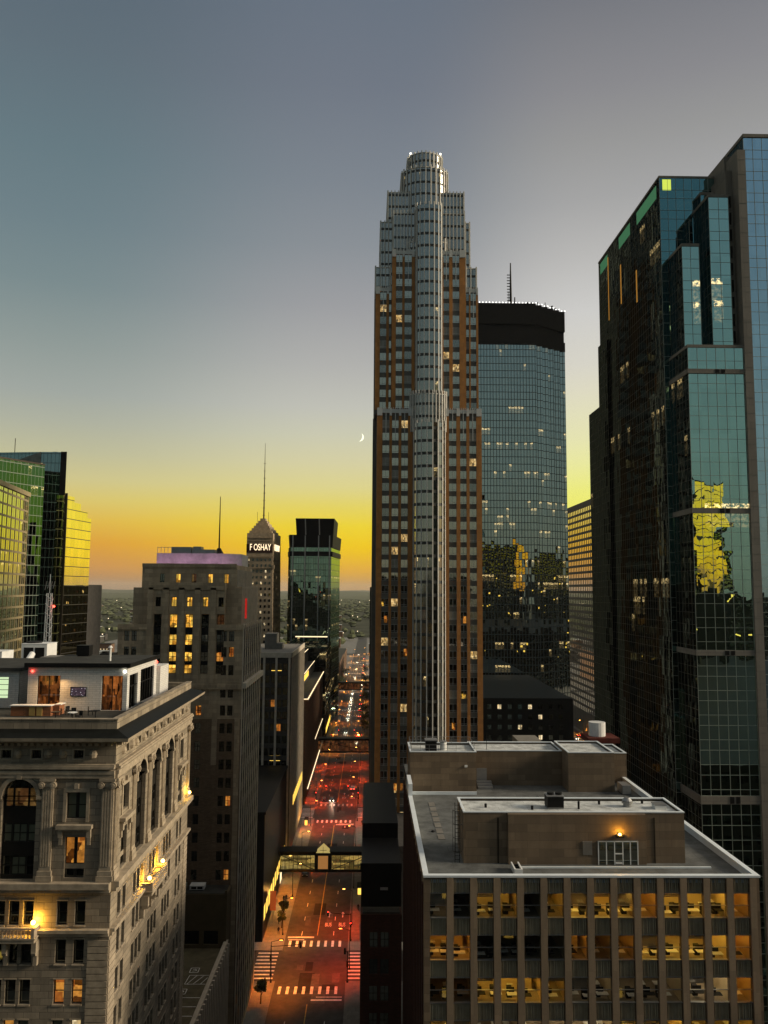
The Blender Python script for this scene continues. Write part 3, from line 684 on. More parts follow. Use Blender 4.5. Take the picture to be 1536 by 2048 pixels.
# television on the wall
tv = MB(); fp.bar(tv, 4.9, 6.7, 72.7, 73.75, -.14, -.02)
tvo = tag(K(tv, 'television', 'black_metal'), 'flat television showing a pink and grey picture on the white roof pavilion wall', 'television')
t = NT('screen_picture'); g = t.n('ShaderNodeNewGeometry').outputs['Position']; v = t.n('ShaderNodeTexVoronoi'); v.inputs['Scale'].default_value = 4.5; t.l(g, v.inputs['Vector'])
rp = t.n('ShaderNodeValToRGB'); rp.color_ramp.elements[0].color = (.75, .75, .8, 1); rp.color_ramp.elements[1].color = (.01, .01, .02, 1); e_ = rp.color_ramp.elements.new(.28); e_.color = (.08, .05, .06, 1)
t.l(v.outputs[0], rp.inputs[0]); e = t.n('ShaderNodeEmission'); t.l(rp.outputs[0], e.inputs[0]); e.inputs[1].default_value = 1.0; t.l(e.outputs[0], t.o.inputs[0])
mb = MB(); fp.quad(mb, 4.97, 6.63, 72.77, 73.68, -.15); mb.obj('screen', t.m, tvo)
# terrace furniture
bc = thing('bar_counter', 'slatted cedar bar counter with lit top on the roof terrace', 'bar counter', (-36.2, 89.6, 71.1))
mb = MB(); mb.box(-38.9, -34.6, 89.3, 89.9, 71.1, 72.2); mb.box(-34.6, -33.9, 89.9, 91.4, 71.1, 72.2); K(mb, 'counter_front', 'wood', bc)
mb = MB(); mb.box(-39.0, -34.5, 89.1, 90.1, 72.2, 72.28); mb.box(-34.5, -33.8, 90.1, 91.5, 72.2, 72.28); K(mb, 'counter_top', 'white_metal', bc)
mb = MB(); mb.box(-36.9, -36.3, 89.22, 89.3, 71.15, 72.15); mb.box(-36.1, -35.5, 89.22, 89.3, 71.15, 72.15); K(mb, 'door', mat_plain('brass_door', (.4, .26, .08), .4), bc)
bs = MB(); 
for (x, y) in ((-37.6, 91.9),): pass
def chair(x, y, rz, col, label):
    c_ = thing('terrace_chair', label, 'chair', (x, y, 71.1), 'chairs on the roof terrace', rz)
    def part(nm, f):
        m_ = MB(); f(m_); o = m_.obj(nm, col); o.parent = c_; return o
    part('seat', lambda m_: m_.box(-.25, .25, -.25, .25, .42, .5)); part('backrest', lambda m_: m_.box(-.25, .25, .2, .26, .5, .95))
    for sx_ in (-.22, .22):
        for sy_ in (-.22, .22): part('leg', lambda m_: m_.box(sx_-.02, sx_+.02, sy_-.02, sy_+.02, 0, .42))
tan = mat_plain('tan_seat', (.42, .2, .06), .6); blk = M['black_metal']
CL = ['tan chair behind the bar counter on the roof terrace, left of its pair', 'tan chair behind the bar counter, right of its pair under the television', 'black chair at the end of the bar counter', 'black chair beside the terrace wall below the television', 'black chair standing near the right glass door', 'dark chair closest to the roof corner']
for k, (x, y, a, m_) in enumerate([(-35.6, 92.3, 0, tan), (-34.6, 92.3, 0, tan), (-33.0, 90.3, 1, blk), (-32.0, 89.0, .3, blk), (-30.6, 90.2, 2, blk), (-30.6, 86.8, -.5, blk)]): chair(x, y, a, m_, CL[k])
for k, (x, y, lb) in enumerate([(-33.4, 87.6, 'round black table near the bar counter end'), (-31.5, 87.3, 'pale round terrace table on the dark roof edge'), (-29.5, 88.6, 'small dark round table near the corner parapet')]):
    t_ = thing('terrace_table', lb, 'table', (x, y, 71.1)); m_ = MB(); m_.cyl((x, y, 71.8), (x, y, 71.86), .5, 16); K(m_, 'tabletop', 'white_metal' if k == 1 else 'black_metal', t_); m_ = MB(); m_.cyl((x, y, 71.1), (x, y, 71.8), .05, 8); K(m_, 'stem', 'black_metal', t_)
so = thing('outdoor_sofa', 'long white outdoor sofa at the left end of the roof terrace', 'sofa', (-42.5, 88, 71.1))
mb = MB(); mb.box(-45, -40.2, 87.4, 88.5, 71.25, 71.6); K(mb, 'seat', 'white_metal', so); mb = MB(); mb.box(-45, -40.2, 88.5, 88.75, 71.4, 72.0); K(mb, 'backrest', 'white_metal', so)
so = thing('side_bench', 'low grey bench along the pavilion side behind the parapet', 'bench', (-26.4, 99, 71.1))
mb = MB(); mb.box(-26.9, -25.9, 96, 103, 71.25, 71.75); K(mb, 'seat', 'metal', so)
bl_ = bpy.data.lights.new('bar_light', 'AREA'); bl_.energy = 160; bl_.color = (1, .55, .2); bl_.size = 3; bo = bpy.data.objects.new('bar_light', bl_); COL.objects.link(bo); bo.location = (-36, 91.8, 74.6)
# second rooftop room and plant at the far left
rm = MB(); fr_ = Face(-52, 95.5, 1, 0); fr_.wall(rm, 0, 11.2, 71.1, 75.3, [(7.6, 10.0, 72.2, 74.6)], .2); rm.box(-52, -40.8, 95.51+.2, 108, 71.1, 75.3, 0, skip='f')
o = K(rm, 'rooftop_room', 'white_brick', soo)
mb = MB(); mb.box(-52.4, -40.4, 95.1, 108.4, 75.3, 75.7); K(mb, 'room_roof', 'roof_dark', o)
mb = MB(); fr_.quad(mb, 7.6, 10.0, 72.2, 74.6, .15, 1)
for k in range(4): fr_.bar(mb, 7.6, 10.0, 72.5+k*.6, 72.56+k*.6, .08, .14)
for k in range(3): fr_.bar(mb, 7.6+k*1.17, 7.68+k*1.17, 72.2, 74.6, .08, .14)
mb.obj('room_window', [M['black_metal'], mat_emit('pale_green_light', (.75, .95, .55, 1), .9)], o)
def hvac(x, y, z, w, d, h, mat, label, fan=True, name='rooftop_air_unit'):
    t_ = thing(name, label, 'air unit', (x, y, z), 'rooftop air units')
    m_ = MB(); m_.box(x-w/2, x+w/2, y-d/2, y+d/2, z+.15, z+h); m_.box(x-w/2-.04, x+w/2+.04, y-d/2-.04, y+d/2+.04, z+h, z+h+.06); K(m_, 'casing', mat, t_)
    m_ = MB(); m_.box(x-w/2+.1, x+w/2-.1, y-d/2+.1, y+d/2-.1, z, z+.15); K(m_, 'base', 'black_metal', t_)
    m_ = MB()
    m_.box(x-w*.4, x-w*.03, y-d/2-.03, y-d/2, z+h*.35, z+h*.88); m_.box(x+w*.03, x+w*.4, y-d/2-.03, y-d/2, z+h*.35, z+h*.88)
    K(m_, 'grille', 'black_metal', t_)
    if fan:
        m_ = MB(); m_.cyl((x-w*.22, y, z+h+.06), (x-w*.22, y, z+h+.3), min(w, d)*.3, 14); m_.cyl((x+w*.22, y, z+h+.06), (x+w*.22, y, z+h+.3), min(w, d)*.3, 14) if w > d*1.3 else None
        K(m_, 'fan_ring', 'black_metal', t_)
    return t_
# dark neighbour block behind the pavilion whose plant shows over it
nb = thing('low_dark_block', 'dark flat roofed block behind the white roof pavilion, crowded with air units', 'building', (-60, 130, 0))
mb = MB(); mb.box(-95, -37.5, 118, 150, .14, 71.2); K(mb, 'wall', 'dark_conc', nb); mb = MB(); mb.box(-94.5, -38, 118.5, 149.5, 71.2, 71.6); K(mb, 'roof', 'roof_dark', nb)
hvac(-57.5, 124, 71.6, 5.2, 4, 3.8, 'white_metal', 'large white rooftop air unit with two dark grilles at the left edge')
hvac(-52.6, 130, 71.6, 4.0, 4, 4.6, 'white_metal', 'second white rooftop air unit just right of the largest one')
hvac(-46.2, 124, 71.6, 6.0, 4, 3.0, 'conc', 'long tan plant casing behind the white pavilion', fan=False)
hvac(-40.3, 126, 71.6, 2.0, 2.5, 3.4, 'black_metal', 'black upright rooftop fan unit right of the tan casing')
hvac(-42.2, 124, 71.6, 1.5, 1.6, 2.2, 'metal', 'small grey rooftop unit between the tan casing and the black fan')
dp = thing('white_duct_pipe', 'bent white duct pipe beside the white air units', 'duct', (-53, 121, 71.6))
mb = MB(); mb.cyl((-53.2, 121, 71.6), (-53.2, 121, 73.1), .45, 12); mb.ball((-53.2, 121, 73.1), .47); mb.cyl((-53.2, 121, 73.1), (-51.2, 121.8, 73.6), .45, 12); mb.ball((-51.2, 121.8, 73.6), .47); mb.cyl((-51.2, 121.8, 73.6), (-51.2, 124, 75), .45, 12); K(mb, 'pipe', 'white_metal', dp)
vp = thing('roof_vent_pipe', 'slim white vent pipe standing on the dark pavilion roof', 'vent', (-31.0, 97.5, 76.35)); mb = MB(); mb.cyl((-31, 97.5, 76.35), (-31, 97.5, 77.9), .13, 8); K(mb, 'pipe', 'white_metal', vp); mb = MB(); mb.cyl((-31, 97.5, 77.9), (-31, 97.5, 78.15), .3, 8, r1=.12); K(mb, 'cap', 'white_metal', vp)
hvac(-36.5, 104.5, 76.35, 1.6, 1.4, 1.3, 'black_metal', 'black box unit on the back of the dark pavilion roof', fan=False)

# ------------------------------------------------------------------ PARKING RAMP and stair block
pk = thing('parking_ramp', 'low parking ramp with white bay lines on its roof, behind the carved limestone tower', 'building', (-45, 135, 0))
mb = MB(); mb.box(-75, -25.2, 113, 152, .14, 21.0); K(mb, 'wall', 'conc', pk)
dk = MB(); dk.poly([(-75, 113, 21.01), (-25.6, 113, 21.01), (-25.6, 152, 21.01), (-75, 152, 21.01)]); K(dk, 'roof_deck', mat_plain('parking_deck', (.12, .10, .06), .9, var=.3), pk)
mb = MB(); mb.box(-25.6, -24.9, 113, 151, 20.2, 22.3)
y = 113.6
while y < 151: mb.box(-24.9, -24.55, y, y+.45, 1, 22.1); y += 1.5
K(mb, 'parapet_fins', 'rand_trim', pk)
mb = MB()
for k in range(7): mb.poly([(-31, 116.5+k*2.75, 21.03), (-26.2, 116.5+k*2.75, 21.03), (-26.2, 116.65+k*2.75, 21.03), (-31, 116.65+k*2.75, 21.03)])
def fl(x0, y0, x1, y1, w=.12):
    d = Vector((x1-x0, y1-y0, 0)).normalized(); n_ = Vector((-d.y, d.x, 0))*w/2; a, b = Vector((x0, y0, 21.03)), Vector((x1, y1, 21.03)); mb.poly([a-n_, b-n_, b+n_, a+n_])
for (x0, y0, x1, y1) in ((-29.6, 137.4, -26.2, 137.4), (-29.4, 140.4, -26.2, 140.4), (-29.6, 137.4, -29.4, 140.4), (-29.2, 137.5, -28.2, 140.3), (-28.2, 137.5, -27.0, 140.3), (-27.0, 137.5, -26.3, 139.6)): fl(x0, y0, x1, y1)
for (cx, cy) in ((-29.5, 135.0), (-29.0, 142.2)):
    for (x0, y0, x1, y1) in ((-.7, -.8, .7, -.8), (.7, -.8, .7, .8), (.7, .8, -.7, .8), (-.7, .8, -.7, -.8), (-.3, -.4, .35, -.1), (.35, -.1, .1, .4), (.1, .4, -.3, .2)): fl(cx+x0, cy+y0, cx+x1, cy+y1)
K(mb, 'bay_markings', 'paint', pk)
sb = thing('stair_block', 'plain brown stair block with two dark openings, rising from the parking ramp roof', 'building', (-30, 152, 21))
mb = MB(); f_ = Face(-33.3, 150.5, 1, 0); f_.wall(mb, 0, 8.1, 21.03, 30.3, [(.6, 3.2, 21.6, 24.0), (4.0, 6.6, 21.6, 24.0)], .5); mb.box(-33.3, -25.2, 150.5, 155, 21.03, 30.3, 0, skip='f'); mb.box(-25.6, -25.2, 150.2, 150.5, 21, 31); K(mb, 'wall', mat_plain('brown_stucco', (.10, .075, .04), .9, var=.15), sb)
for u in (.6, 4.0):
    mb = MB(); f_.quad(mb, u, u+2.6, 21.6, 24.0, .45); K(mb, 'opening', 'black_metal', sb)
mb = MB(); mb.box(-33.1, -25.6, 150.7, 154.8, 30.3, 30.4); K(mb, 'roof', 'roof_dark', sb)
mb = MB(); mb.box(-38, -33.4, 151.2, 155, 21.03, 30.8); o = tag(K(mb, 'pale_stair_wall', mat_plain('pale_green_render', (.33, .36, .28), .85)), 'pale green rendered wall block with a bright window, left of the brown stair block', 'building')
mb = MB(); mb.box(-34.5, -33.5, 151.05, 151.2, 22.5, 24.6); K(mb, 'window', mat_emit('greenish_lit_glass', (.8, .95, .5, 1), 2.2), o)
hvac(-31, 152.8, 30.4, 2.6, 1.8, .8, 'white_metal', 'flat white air unit on the dark roof of the brown stair block', fan=False)

# ------------------------------------------------------------------ STEPPED BUFF TOWER (second on the left)
rd = thing('stepped_limestone_tower', 'stepped buff limestone tower with many lit yellow windows and a purple lit penthouse', 'building', (-36, 168, 0))
RX0, RX1, RY = -48.0, -24.2, 155.0
w = MB(); br = MB(); items = []; pr = MB(); sp = MB()
rf_ = Face(RX0, RY, 1, 0)
def rwin(x, z, w_, h_, m_, st='m', d=.25, y=RY): items.append(((x, y+d, z), 0, w_, h_, st, M[m_]))
# front wall: side shoulders (to z 78) and centre (to z 86)
hs = []
cols_c = [-40.55, -37.55, -34.55, -31.5, -28.55]
LITS = {(0, 1): 'lit_y', (0, 2): 'lit_y', (0, 3): 'lit_y', (1, 1): 'lit_y', (1, 2): 'lit_y', (2, 2): 'lit_y', (3, 1): 'lit_y', (3, 2): 'lit_y', (4, 1): 'lit_y', (4, 2): 'lit_y', (3, 4): 'lit_o', (1, 4): 'lit_d', (2, 1): 'lit_y', (1, 3): 'pane'}
for ci, x in enumerate(cols_c):
    u = x-RX0
    hs.append((u-.5, u+.5, 81.6, 83.4)); items.append(((x, RY+.25, 82.5), 0, 1.0, 1.8, 'm', M['lit_y' if ci in (1, 2, 3) else 'pane']))
    hs.append((u-.72, u+.72, 68.9, 80.2))
    for k, (za, zb) in enumerate(((77.6, 80.1), (74.3, 76.3), (71.2, 73.0), (68.95, 70.6))):
        items.append(((x, RY+.35, (za+zb)/2), 0, 1.4, zb-za, 'ms', M[LITS.get((k+1, ci), 'pane')]))
    for za, zb in ((76.3, 77.6), (73.0, 74.3), (70.6, 71.2)): sp = MB(); rf_.bar(sp, u-.7, u+.7, za, zb, .3, .45); K(sp, 'spandrel_panel', 'black_metal', rd)
# shoulder windows, paired
zz = [76.0, 73.0, 69.6]+[65.4-3.33*i for i in range(20)]
for zi, z in enumerate(zz):
    for pair in ((-29.1, -27.1), ) if zi > 2 else ((-27.7+.9, -28.9+.6),):
        pass
    for k, x in enumerate((-27.75, -26.35)):
        u = x-RX0; hs.append((u-.5, u+.5, z-.95, z+.95)); q = rnd.random()
        m_ = 'pane'
        if k == 1 and zi in (1,): m_ = 'lit_o'
        if k == 1 and (zi, k) in ((9, 1), (13, 1)): m_ = 'lit_o'
        items.append(((x, RY+.25, z), 0, 1.0, 1.9, 'ms', M[m_]))
    if zi < 3:
        for x in (-46.3, -44.9):
            u = x-RX0; hs.append((u-.5, u+.5, z-.95, z+.95)); items.append(((x, RY+.25, z), 0, 1.0, 1.9, 'ms', M['pane']))
    else:
        for x in (-46.3, -44.9, -41.5, -38.3, -35.2, -32.3):
            u = x-RX0; hs.append((u-.55, u+.55, z-.95, z+.95)); m_ = 'pane'
            if (zi, x) in ((4, -32.3), (7, -35.2), (12, -38.3)) or rnd.random() < .04: m_ = 'lit_o'
            items.append(((x, RY+.25, z), 0, 1.1, 1.9, 'ms', M[m_]))
rf_.wall(w, 0, RX1-RX0, 60.5, 78.0, [h for h in hs if h[2] >= 60.5 and h[3] <= 78 ]+[(h[0], h[1], h[2], 78.0) for h in hs if h[2] < 78 < h[3]], .35)
rf_.wall(w, 5.6, 20.2, 78.0, 86.0, [(h[0], h[1], max(h[2], 78.0), h[3]) for h in hs if h[3] > 78.0], .35)
bh = [h for h in hs if h[3] < 60.5]
rf_.wall(br, 0, RX1-RX0, .14, 60.5, bh, .3)
# limestone strips running down over the brick
for x in (-24.9, -29.2, -47.4): rf_.bar(w, x-RX0-.5, x-RX0+.5, 52 if x != -24.9 else 1, 60.5, -.04, 0)
for x in (-40.5-1.5, -39.05, -36.05, -33.0, -30.0, -27.9+.8-.1): 
    if x < -28.5: rf_.bar(w, x-RX0-.55, x-RX0+.55, 66.8, 85.2, -.25, 0)
rf_.bar(w, 0, 23.8, 66.0, 67.0, -.35, 0); rf_.bar(w, 0, 23.8, 67.0, 67.5, -.15, 0)
rf_.bar(w, 18.4, 23.8, 77.2, 78.2, -.3, 0); rf_.bar(w, 0, 6.2, 77.2, 78.2, -.3, 0); rf_.bar(w, 5.6, 20.2, 84.8, 86.2, -.25, 0)
for k in range(24): rf_.bar(w, k+.1, k+.7, 66.1, 66.9, -.5, -.35)
# bodies behind
w.box(RX0, RX1, RY, 180, .14, 78, 0, skip='fr'); w.box(RX0+5.6, RX1-3.6, RY, 180, 78, 86, 0, skip='f')
w.box(-45.9, -24.9, 157, 179, 78, 85.2)
tf = Face(-44.5, 157.6, 1, 0); th = []
for k, u in enumerate((3.9, 7.0, 10.1, 13.3, 16.4)):
    th.append((u-.45, u+.45, 86.1, 87.9)); items.append((tf.p(u, 87.0, .25), 0, .9, 1.8, 'm', M['lit_y' if k in (1, 3, 4) else ('lit_d' if k == 2 else 'pane')]))
tf.wall(w, 0, 18.4, 85.2, 89.7, th, .3); w.box(-44.5, -26.1, 157.6, 178, 85.2, 89.7, 0, skip='f'); tf.bar(w, 0, 18.4, 89.2, 89.9, -.2, 0)
# street side: close vertical fins between window strips
rs = Face(RX1, RY, 0, 1); hole = []
fin = MB(); sw_ = MB()
rs.wall(w, 0, 25, .14, 78, [], .2)
for k in range(9):
    u = 1.6+k*2.7
    for zi in range(22):
        z = 76.0-3.33*zi; items.append((rs.p(u, z, -.06), rs.rot, .95, 1.9, 'm', M['pane' if rnd.random() > .06 else 'lit_o']))
    rs.bar(sw_, u-.75, u+.75, 2, 77.6, -.04, 0)
for k in range(10):
    u = .25+k*2.7
    rs.bar(fin, u-.3, u+.3, 1, 78.4, -.16, 0)
rs.bar(fin, 0, 25, 66.2, 67.2, -.85, 0)
s2_ = Face(-24.9, 157, 0, 1)
for k in range(17): s2_.bar(fin, .2+k*1.3, .5+k*1.3, 78, 85.6, -.1, 0)
s3_ = Face(-26.1, 157.6, 0, 1)
for k in range(14): s3_.bar(fin, .6+k*1.4, .95+k*1.4, 85.4, 88.8, -.25, 0)
K(w, 'wall', 'rand', rd); K(br, 'brick_shaft', 'rand_brick', rd); K(fin, 'side_fins', 'rand_trim', rd); K(sw_, 'side_window_strips', 'black_metal', rd)
windows(rd, items, M['frame_dark'])
ph = MB(); ph.prism([(-43.5, 164), (-30.2, 164), (-26.6, 167), (-26.6, 175), (-43.5, 175)], 89.7, 92.2)
pho = K(ph, 'penthouse', mat_plain('pale_penthouse_metal', (.5, .46, .48), .6), rd)
m_ = MB(); m_.box(-41, -37, 166, 170, 92.2, 93.6); m_.box(-36.8, -32.2, 166, 169, 92.2, 93.1); m_.box(-36.6, -35, 166, 168.8, 93.1, 93.7); K(m_, 'roof_plant', 'metal', pho)
for x, y in ((-43.0, 161.2), (-38, 161.2), (-33, 161.2), (-28.2, 162.4)):
    li = bpy.data.lights.new('purple_wash', 'SPOT'); li.energy = 150; li.color = (.95, .45, .75); li.spot_size = 2.4; li.shadow_soft_size = .2
    lo = bpy.data.objects.new('purple_wash', li); COL.objects.link(lo); lo.location = Vector((x, y, 89.85))-wloc(rd); lo.parent = rd; lo.rotation_euler = (R(118), 0, 0)
mp_ = MB(); mp_.cyl((-32, 170, 92.2), (-32, 170, 93.6), 1.1, 8, r1=.35); mp_.cyl((-32, 170, 93.6), (-32, 170, 104.6), .17, 8, r1=.07); K(mp_, 'spire', 'bronze', rd)
mp_ = MB()
for k in range(5): mp_.cyl((-43.4+k*.7, 164.2, 92.2), (-43.4+k*.7, 164.2, 93.5), .05, 5)
mp_.cyl((-43.4, 164.2, 93.4), (-40.6, 164.2, 93.4), .05, 5); K(mp_, 'railing', 'rand_trim', pho)
bn = MB(); bn.box(-24.3, -23.95, 157.3, 157.6, 79.3, 83.2); o = K(bn, 'red_vertical_sign', mat_emit('red_neon', (1, .04, .03, 1), .4), rd)

# ------------------------------------------------------------------ generic slab with real window recesses
def slab(o, x0, x1, y0, y1, z0, z1, wallmat, face='front', cols=None, rows=None, ww=1.2, wh=1.6, panes=('pane',), probs=(1,), style='m', d=.25, side_cols=None, frame='frame_dark', cap=60, roofmat='roof_dark', left_cols=None):
    items = []; mb = MB()
    f = Face(x0, y0, 1, 0); hs = []
    def pick():
        q = rnd.random(); a = 0
        for p_, pr_ in zip(panes, probs):
            a += pr_
            if q < a: return M[p_]
        return M[panes[0]]
    for u in (cols or []):
        for z in (rows or []):
            hs.append((u-ww/2, u+ww/2, z-wh/2, z+wh/2)); items.append((f.p(u, z, d*.8), f.rot, ww, wh, style, pick()))
    f.wall(mb, 0, x1-x0, z0, z1, hs, d)
    g_ = Face(x1, y0, 0, 1); hs = []
    for u in (side_cols or []):
        for z in (rows or []):
            hs.append((u-ww/2, u+ww/2, z-wh/2, z+wh/2)); items.append((g_.p(u, z, d*.8), g_.rot, ww, wh, style, pick()))
    g_.wall(mb, 0, y1-y0, z0, z1, hs, d)
    g_ = Face(x0, y1, 0, -1); hs = []
    for u in (left_cols or []):
        for z in (rows or []):
            hs.append((u-ww/2, u+ww/2, z-wh/2, z+wh/2)); items.append((g_.p(u, z, d*.8), g_.rot, ww, wh, style, pick()))
    g_.wall(mb, 0, y1-y0, z0, z1, hs, d)
    mb.box(x0, x1, y0, y1, z0, z1, 0, skip='lrf')
    K(mb, 'wall', wallmat, o); windows(o, items, M[frame], cap=cap)
    m_ = MB(); m_.box(x0+.3, x1-.3, y0+.3, y1-.3, z1+.003, z1+.2); K(m_, 'roof', roofmat, o)
def fr(a, b, s): 
    L = []; 
    while a <= b+1e-6: L.append(a); a += s
    return L

# third on the left: dark office slab with pale piers and a flat roof
b2 = thing('dark_office_slab', 'dark office slab with pale piers and flat brown roof, next behind the buff tower', 'building', (-32, 278, 0))
slab(b2, -46, -24.5, 256, 303, .14, 64.6, 'dark_conc', cols=[12.1, 13.9, 15.9, 17.7, 19.6], rows=fr(8.5, 62, 3.72), ww=1.5, wh=2.3, panes=('pane', 'lit_o'), probs=(.97, .03), cap=70, roofmat='conc', d=.4)
mb = MB(); f_ = Face(-46, 256, 1, 0)
for u in (13.0, 16.8, 20.9, 11): f_.bar(mb, u-.32, u+.32, 1, 64.6, -.5, 0)
g_ = Face(-24.5, 256, 0, 1)
for k in range(17): g_.bar(mb, .3+k*2.9, .75+k*2.9, 1, 64.0, -.3, 0)
f_.bar(mb, 0, 21.8, 63.6, 65.2, -.6, 0); g_.bar(mb, -.6, 47, 63.6, 65.2, -.35, 0)
K(mb, 'piers', 'rand_trim', b2)
mb = MB(); 
for z, us in ((58.8, (15.9, 17.0+.9)), (32.6, (15.9, 17.8))):
    for u in us: f_.bar(mb, u-.7, u+.7, z-.8, z+.8, .25, .3)
K(mb, 'lit_windows_pair', 'strip_y', b2)
mb = MB(); mb.box(-35.5, -31.5, 275, 282, 64.8, 70); mb.box(-31.5, -29.5, 275, 280, 64.8, 66.8); K(mb, 'stair_penthouse', 'conc', b2)

pdm = thing('black_podium', 'low black podium with a row of glowing street windows before the dark office slab', 'building', (-32, 229, 0))
mb = MB(); mb.box(-50, -25.3, 203, 255, .14, 30); mb.box(-50, -25.0, 202.7, 255.5, 30, 30.6); K(mb, 'wall', 'black_metal', pdm)
g_ = Face(-25.3, 203, 0, 1)
for k in range(11):
    mb = MB(); g_.bar(mb, 2+k*4.5, 4.6+k*4.5, 4.2, 7.6, -.04, 0); K(mb, 'lit_window', 'strip_y', pdm)
mb = MB(); g_.bar(mb, 20, 23, .3, 3, -.05, 0); g_.bar(mb, 38, 42, .3, 3, -.05, 0); K(mb, 'lit_entrance', 'strip_w', pdm)
pd2 = thing('low_street_block', 'low dark street block with a string of slanting lit windows, below the dark office slab', 'building', (-32, 315, 0))
g_ = Face(-24.45, 256, 0, 1)
for k in range(10):
    mb = MB(); g_.bar(mb, 9+k*3.6, 10.9+k*3.6, 16.2, 19.2, -.36, -.3); K(mb, 'lit_window', 'strip_y', pd2)
mb = MB(); g_.bar(mb, 0, 47, .2, 4, -.33, -.3); K(mb, 'shop_glass', 'pane', pd2)

# fourth: brown block with lit cornice lines
b3 = thing('brown_block_lit_cornice', 'brown brick block whose cornices and street edge are traced by bright lines of light', 'building', (-40, 380, 0))
slab(b3, -60, -25.2, 327, 435, .14, 41, 'brown', rows=fr(4, 38, 3.8), side_cols=fr(3, 105, 3.6), ww=1.4, wh=2.0, panes=('lit_d', 'pane', 'lit_o'), probs=(.45, .4, .15), cap=80)
mb = MB(); g_ = Face(-25.2, 327, 0, 1)
for k in range(28): g_.bar(mb, 1.0+k*3.9, 1.5+k*3.9, 1, 40.4, -.4, 0)
g_.bar(mb, -.5, 108, 40.2, 41.2, -.9, 0); K(mb, 'piers', 'brown', b3)
mb = MB(); g_.bar(mb, -.8, 108, 41.2, 41.45, -1.0, -.6); mb.box(-33, -24.3, 326, 326.5, 41.2, 41.5); g_.bar(mb, 0, 108, 6.2, 6.6, -1.3, -1.0); g_.bar(mb, 50, 108, 16.5, 16.8, -.7, -.5); K(mb, 'light_line', 'strip_w', b3)
mb = MB(); mb.box(-60, -30, 340, 445, 41.2, 46); mb.box(-60, -34, 350, 450, 46, 52); K(mb, 'upper_storeys', 'dark_conc', b3)
mb = MB(); mb.box(-30.1, -29.9, 340, 445, 46, 46.3); mb.box(-34.1, -33.9, 350, 450, 52, 52.3); K(mb, 'light_line', 'strip_w', b3)
mb = MB(); mb.box(-30.0, -29.8, 350, 400, 43, 45.4); K(mb, 'lit_gallery', 'strip_y', b3)

# ------------------------------------------------------------------ green flared glass tower
gt = thing('flared_green_glass_tower', 'dark green glass tower with a flared black louvred crown, right of the tan obelisk', 'building', (-38, 540, 0))
cg = mat_curtain('green_mirror_glass', (.35, .5, .42, 1), 1.6, 3.9, .14, .3, (.012, .015, .012, 1), lit=.05, tilt=.02, wave=.05, wscale=.05, lums=.8)
louv = mat_plain('black_louvres', (.008, .008, .01), .6)
def pp(*a): return [tuple(x) for x in a]
def flare(mb, poly, z0, z1, cx, cy, k, mi=0): mb.prism(poly, z0, z1, mi, top=[(cx+(x-cx)*k, cy+(y-cy)*k) for x, y in poly])
body = [(-51.5, 520), (-25.2, 520), (-21.2, 562), (-24, 575), (-51.5, 575), (-54, 560), (-54.0, 530)]
mb = MB(); mb.prism(body, .14, 112.2); K(mb, 'glass_wall', cg, gt)
mb = MB(); flare(mb, [(-52, 521), (-24.6, 521), (-20.9, 561), (-24, 574), (-52, 574), (-53.6, 560), (-53.6, 531)], 112.2, 120.4, -38, 548, 1.035); K(mb, 'lower_crown', louv, gt)
mb = MB(); flare(mb, [(-48.3, 524), (-24.3, 524), (-23.5, 560), (-48.3, 565)], 120.4, 131.4, -36.5, 545, 1.06); K(mb, 'upper_crown', louv, gt)
mb = MB(); mb.prism([(-52.2, 519.6), (-24.4, 519.6), (-20.6, 562), (-24, 576), (-52.2, 576), (-54.4, 560), (-54.4, 530)], 106.5, 109.6); K(mb, 'louvre_band', louv, gt)
mb = MB()
for x in (-50.2, -42.2, -33.5, -26.4):
    mb.poly([(x-.35, 519.4, .2), (x+.35, 519.4, .2), (x+.35, 519.4, 120), (x-.35, 519.4, 120)]); 
for x in (-42.2, -33.2): mb.poly([(x-.35, 523.4, 120), (x+.35, 523.4, 120), (x*1.01+.35, 522.3, 131), (x*1.01-.35, 522.3, 131)])
K(mb, 'vertical_fins', 'metal', gt)
mb = MB(); mb.box(-47.5, -27, 519.3, 519.5, 54.6, 55.2); mb.box(-47.5, -27, 519.3, 519.5, 50.4, 50.7); K(mb, 'light_line', 'strip_w', gt)
gb = thing('dark_glass_podium', 'black glass podium block with scattered lights at the foot of the flared green tower', 'building', (-38, 490, 0))
cdk = mat_curtain('black_mirror_glass', (.12, .13, .12, 1), 2, 3.8, .12, .25, (.01, .01, .01, 1), lit=.05, tilt=.02, wave=.03, lums=1.0)
mb = MB(); mb.box(-52, -24.6, 457, 519, .14, 52); K(mb, 'glass_wall', cdk, gb)
mb = MB(); mb.box(-24.7, -24.5, 470, 519, 3, 6); K(mb, 'shopfront', 'strip_y', gb)

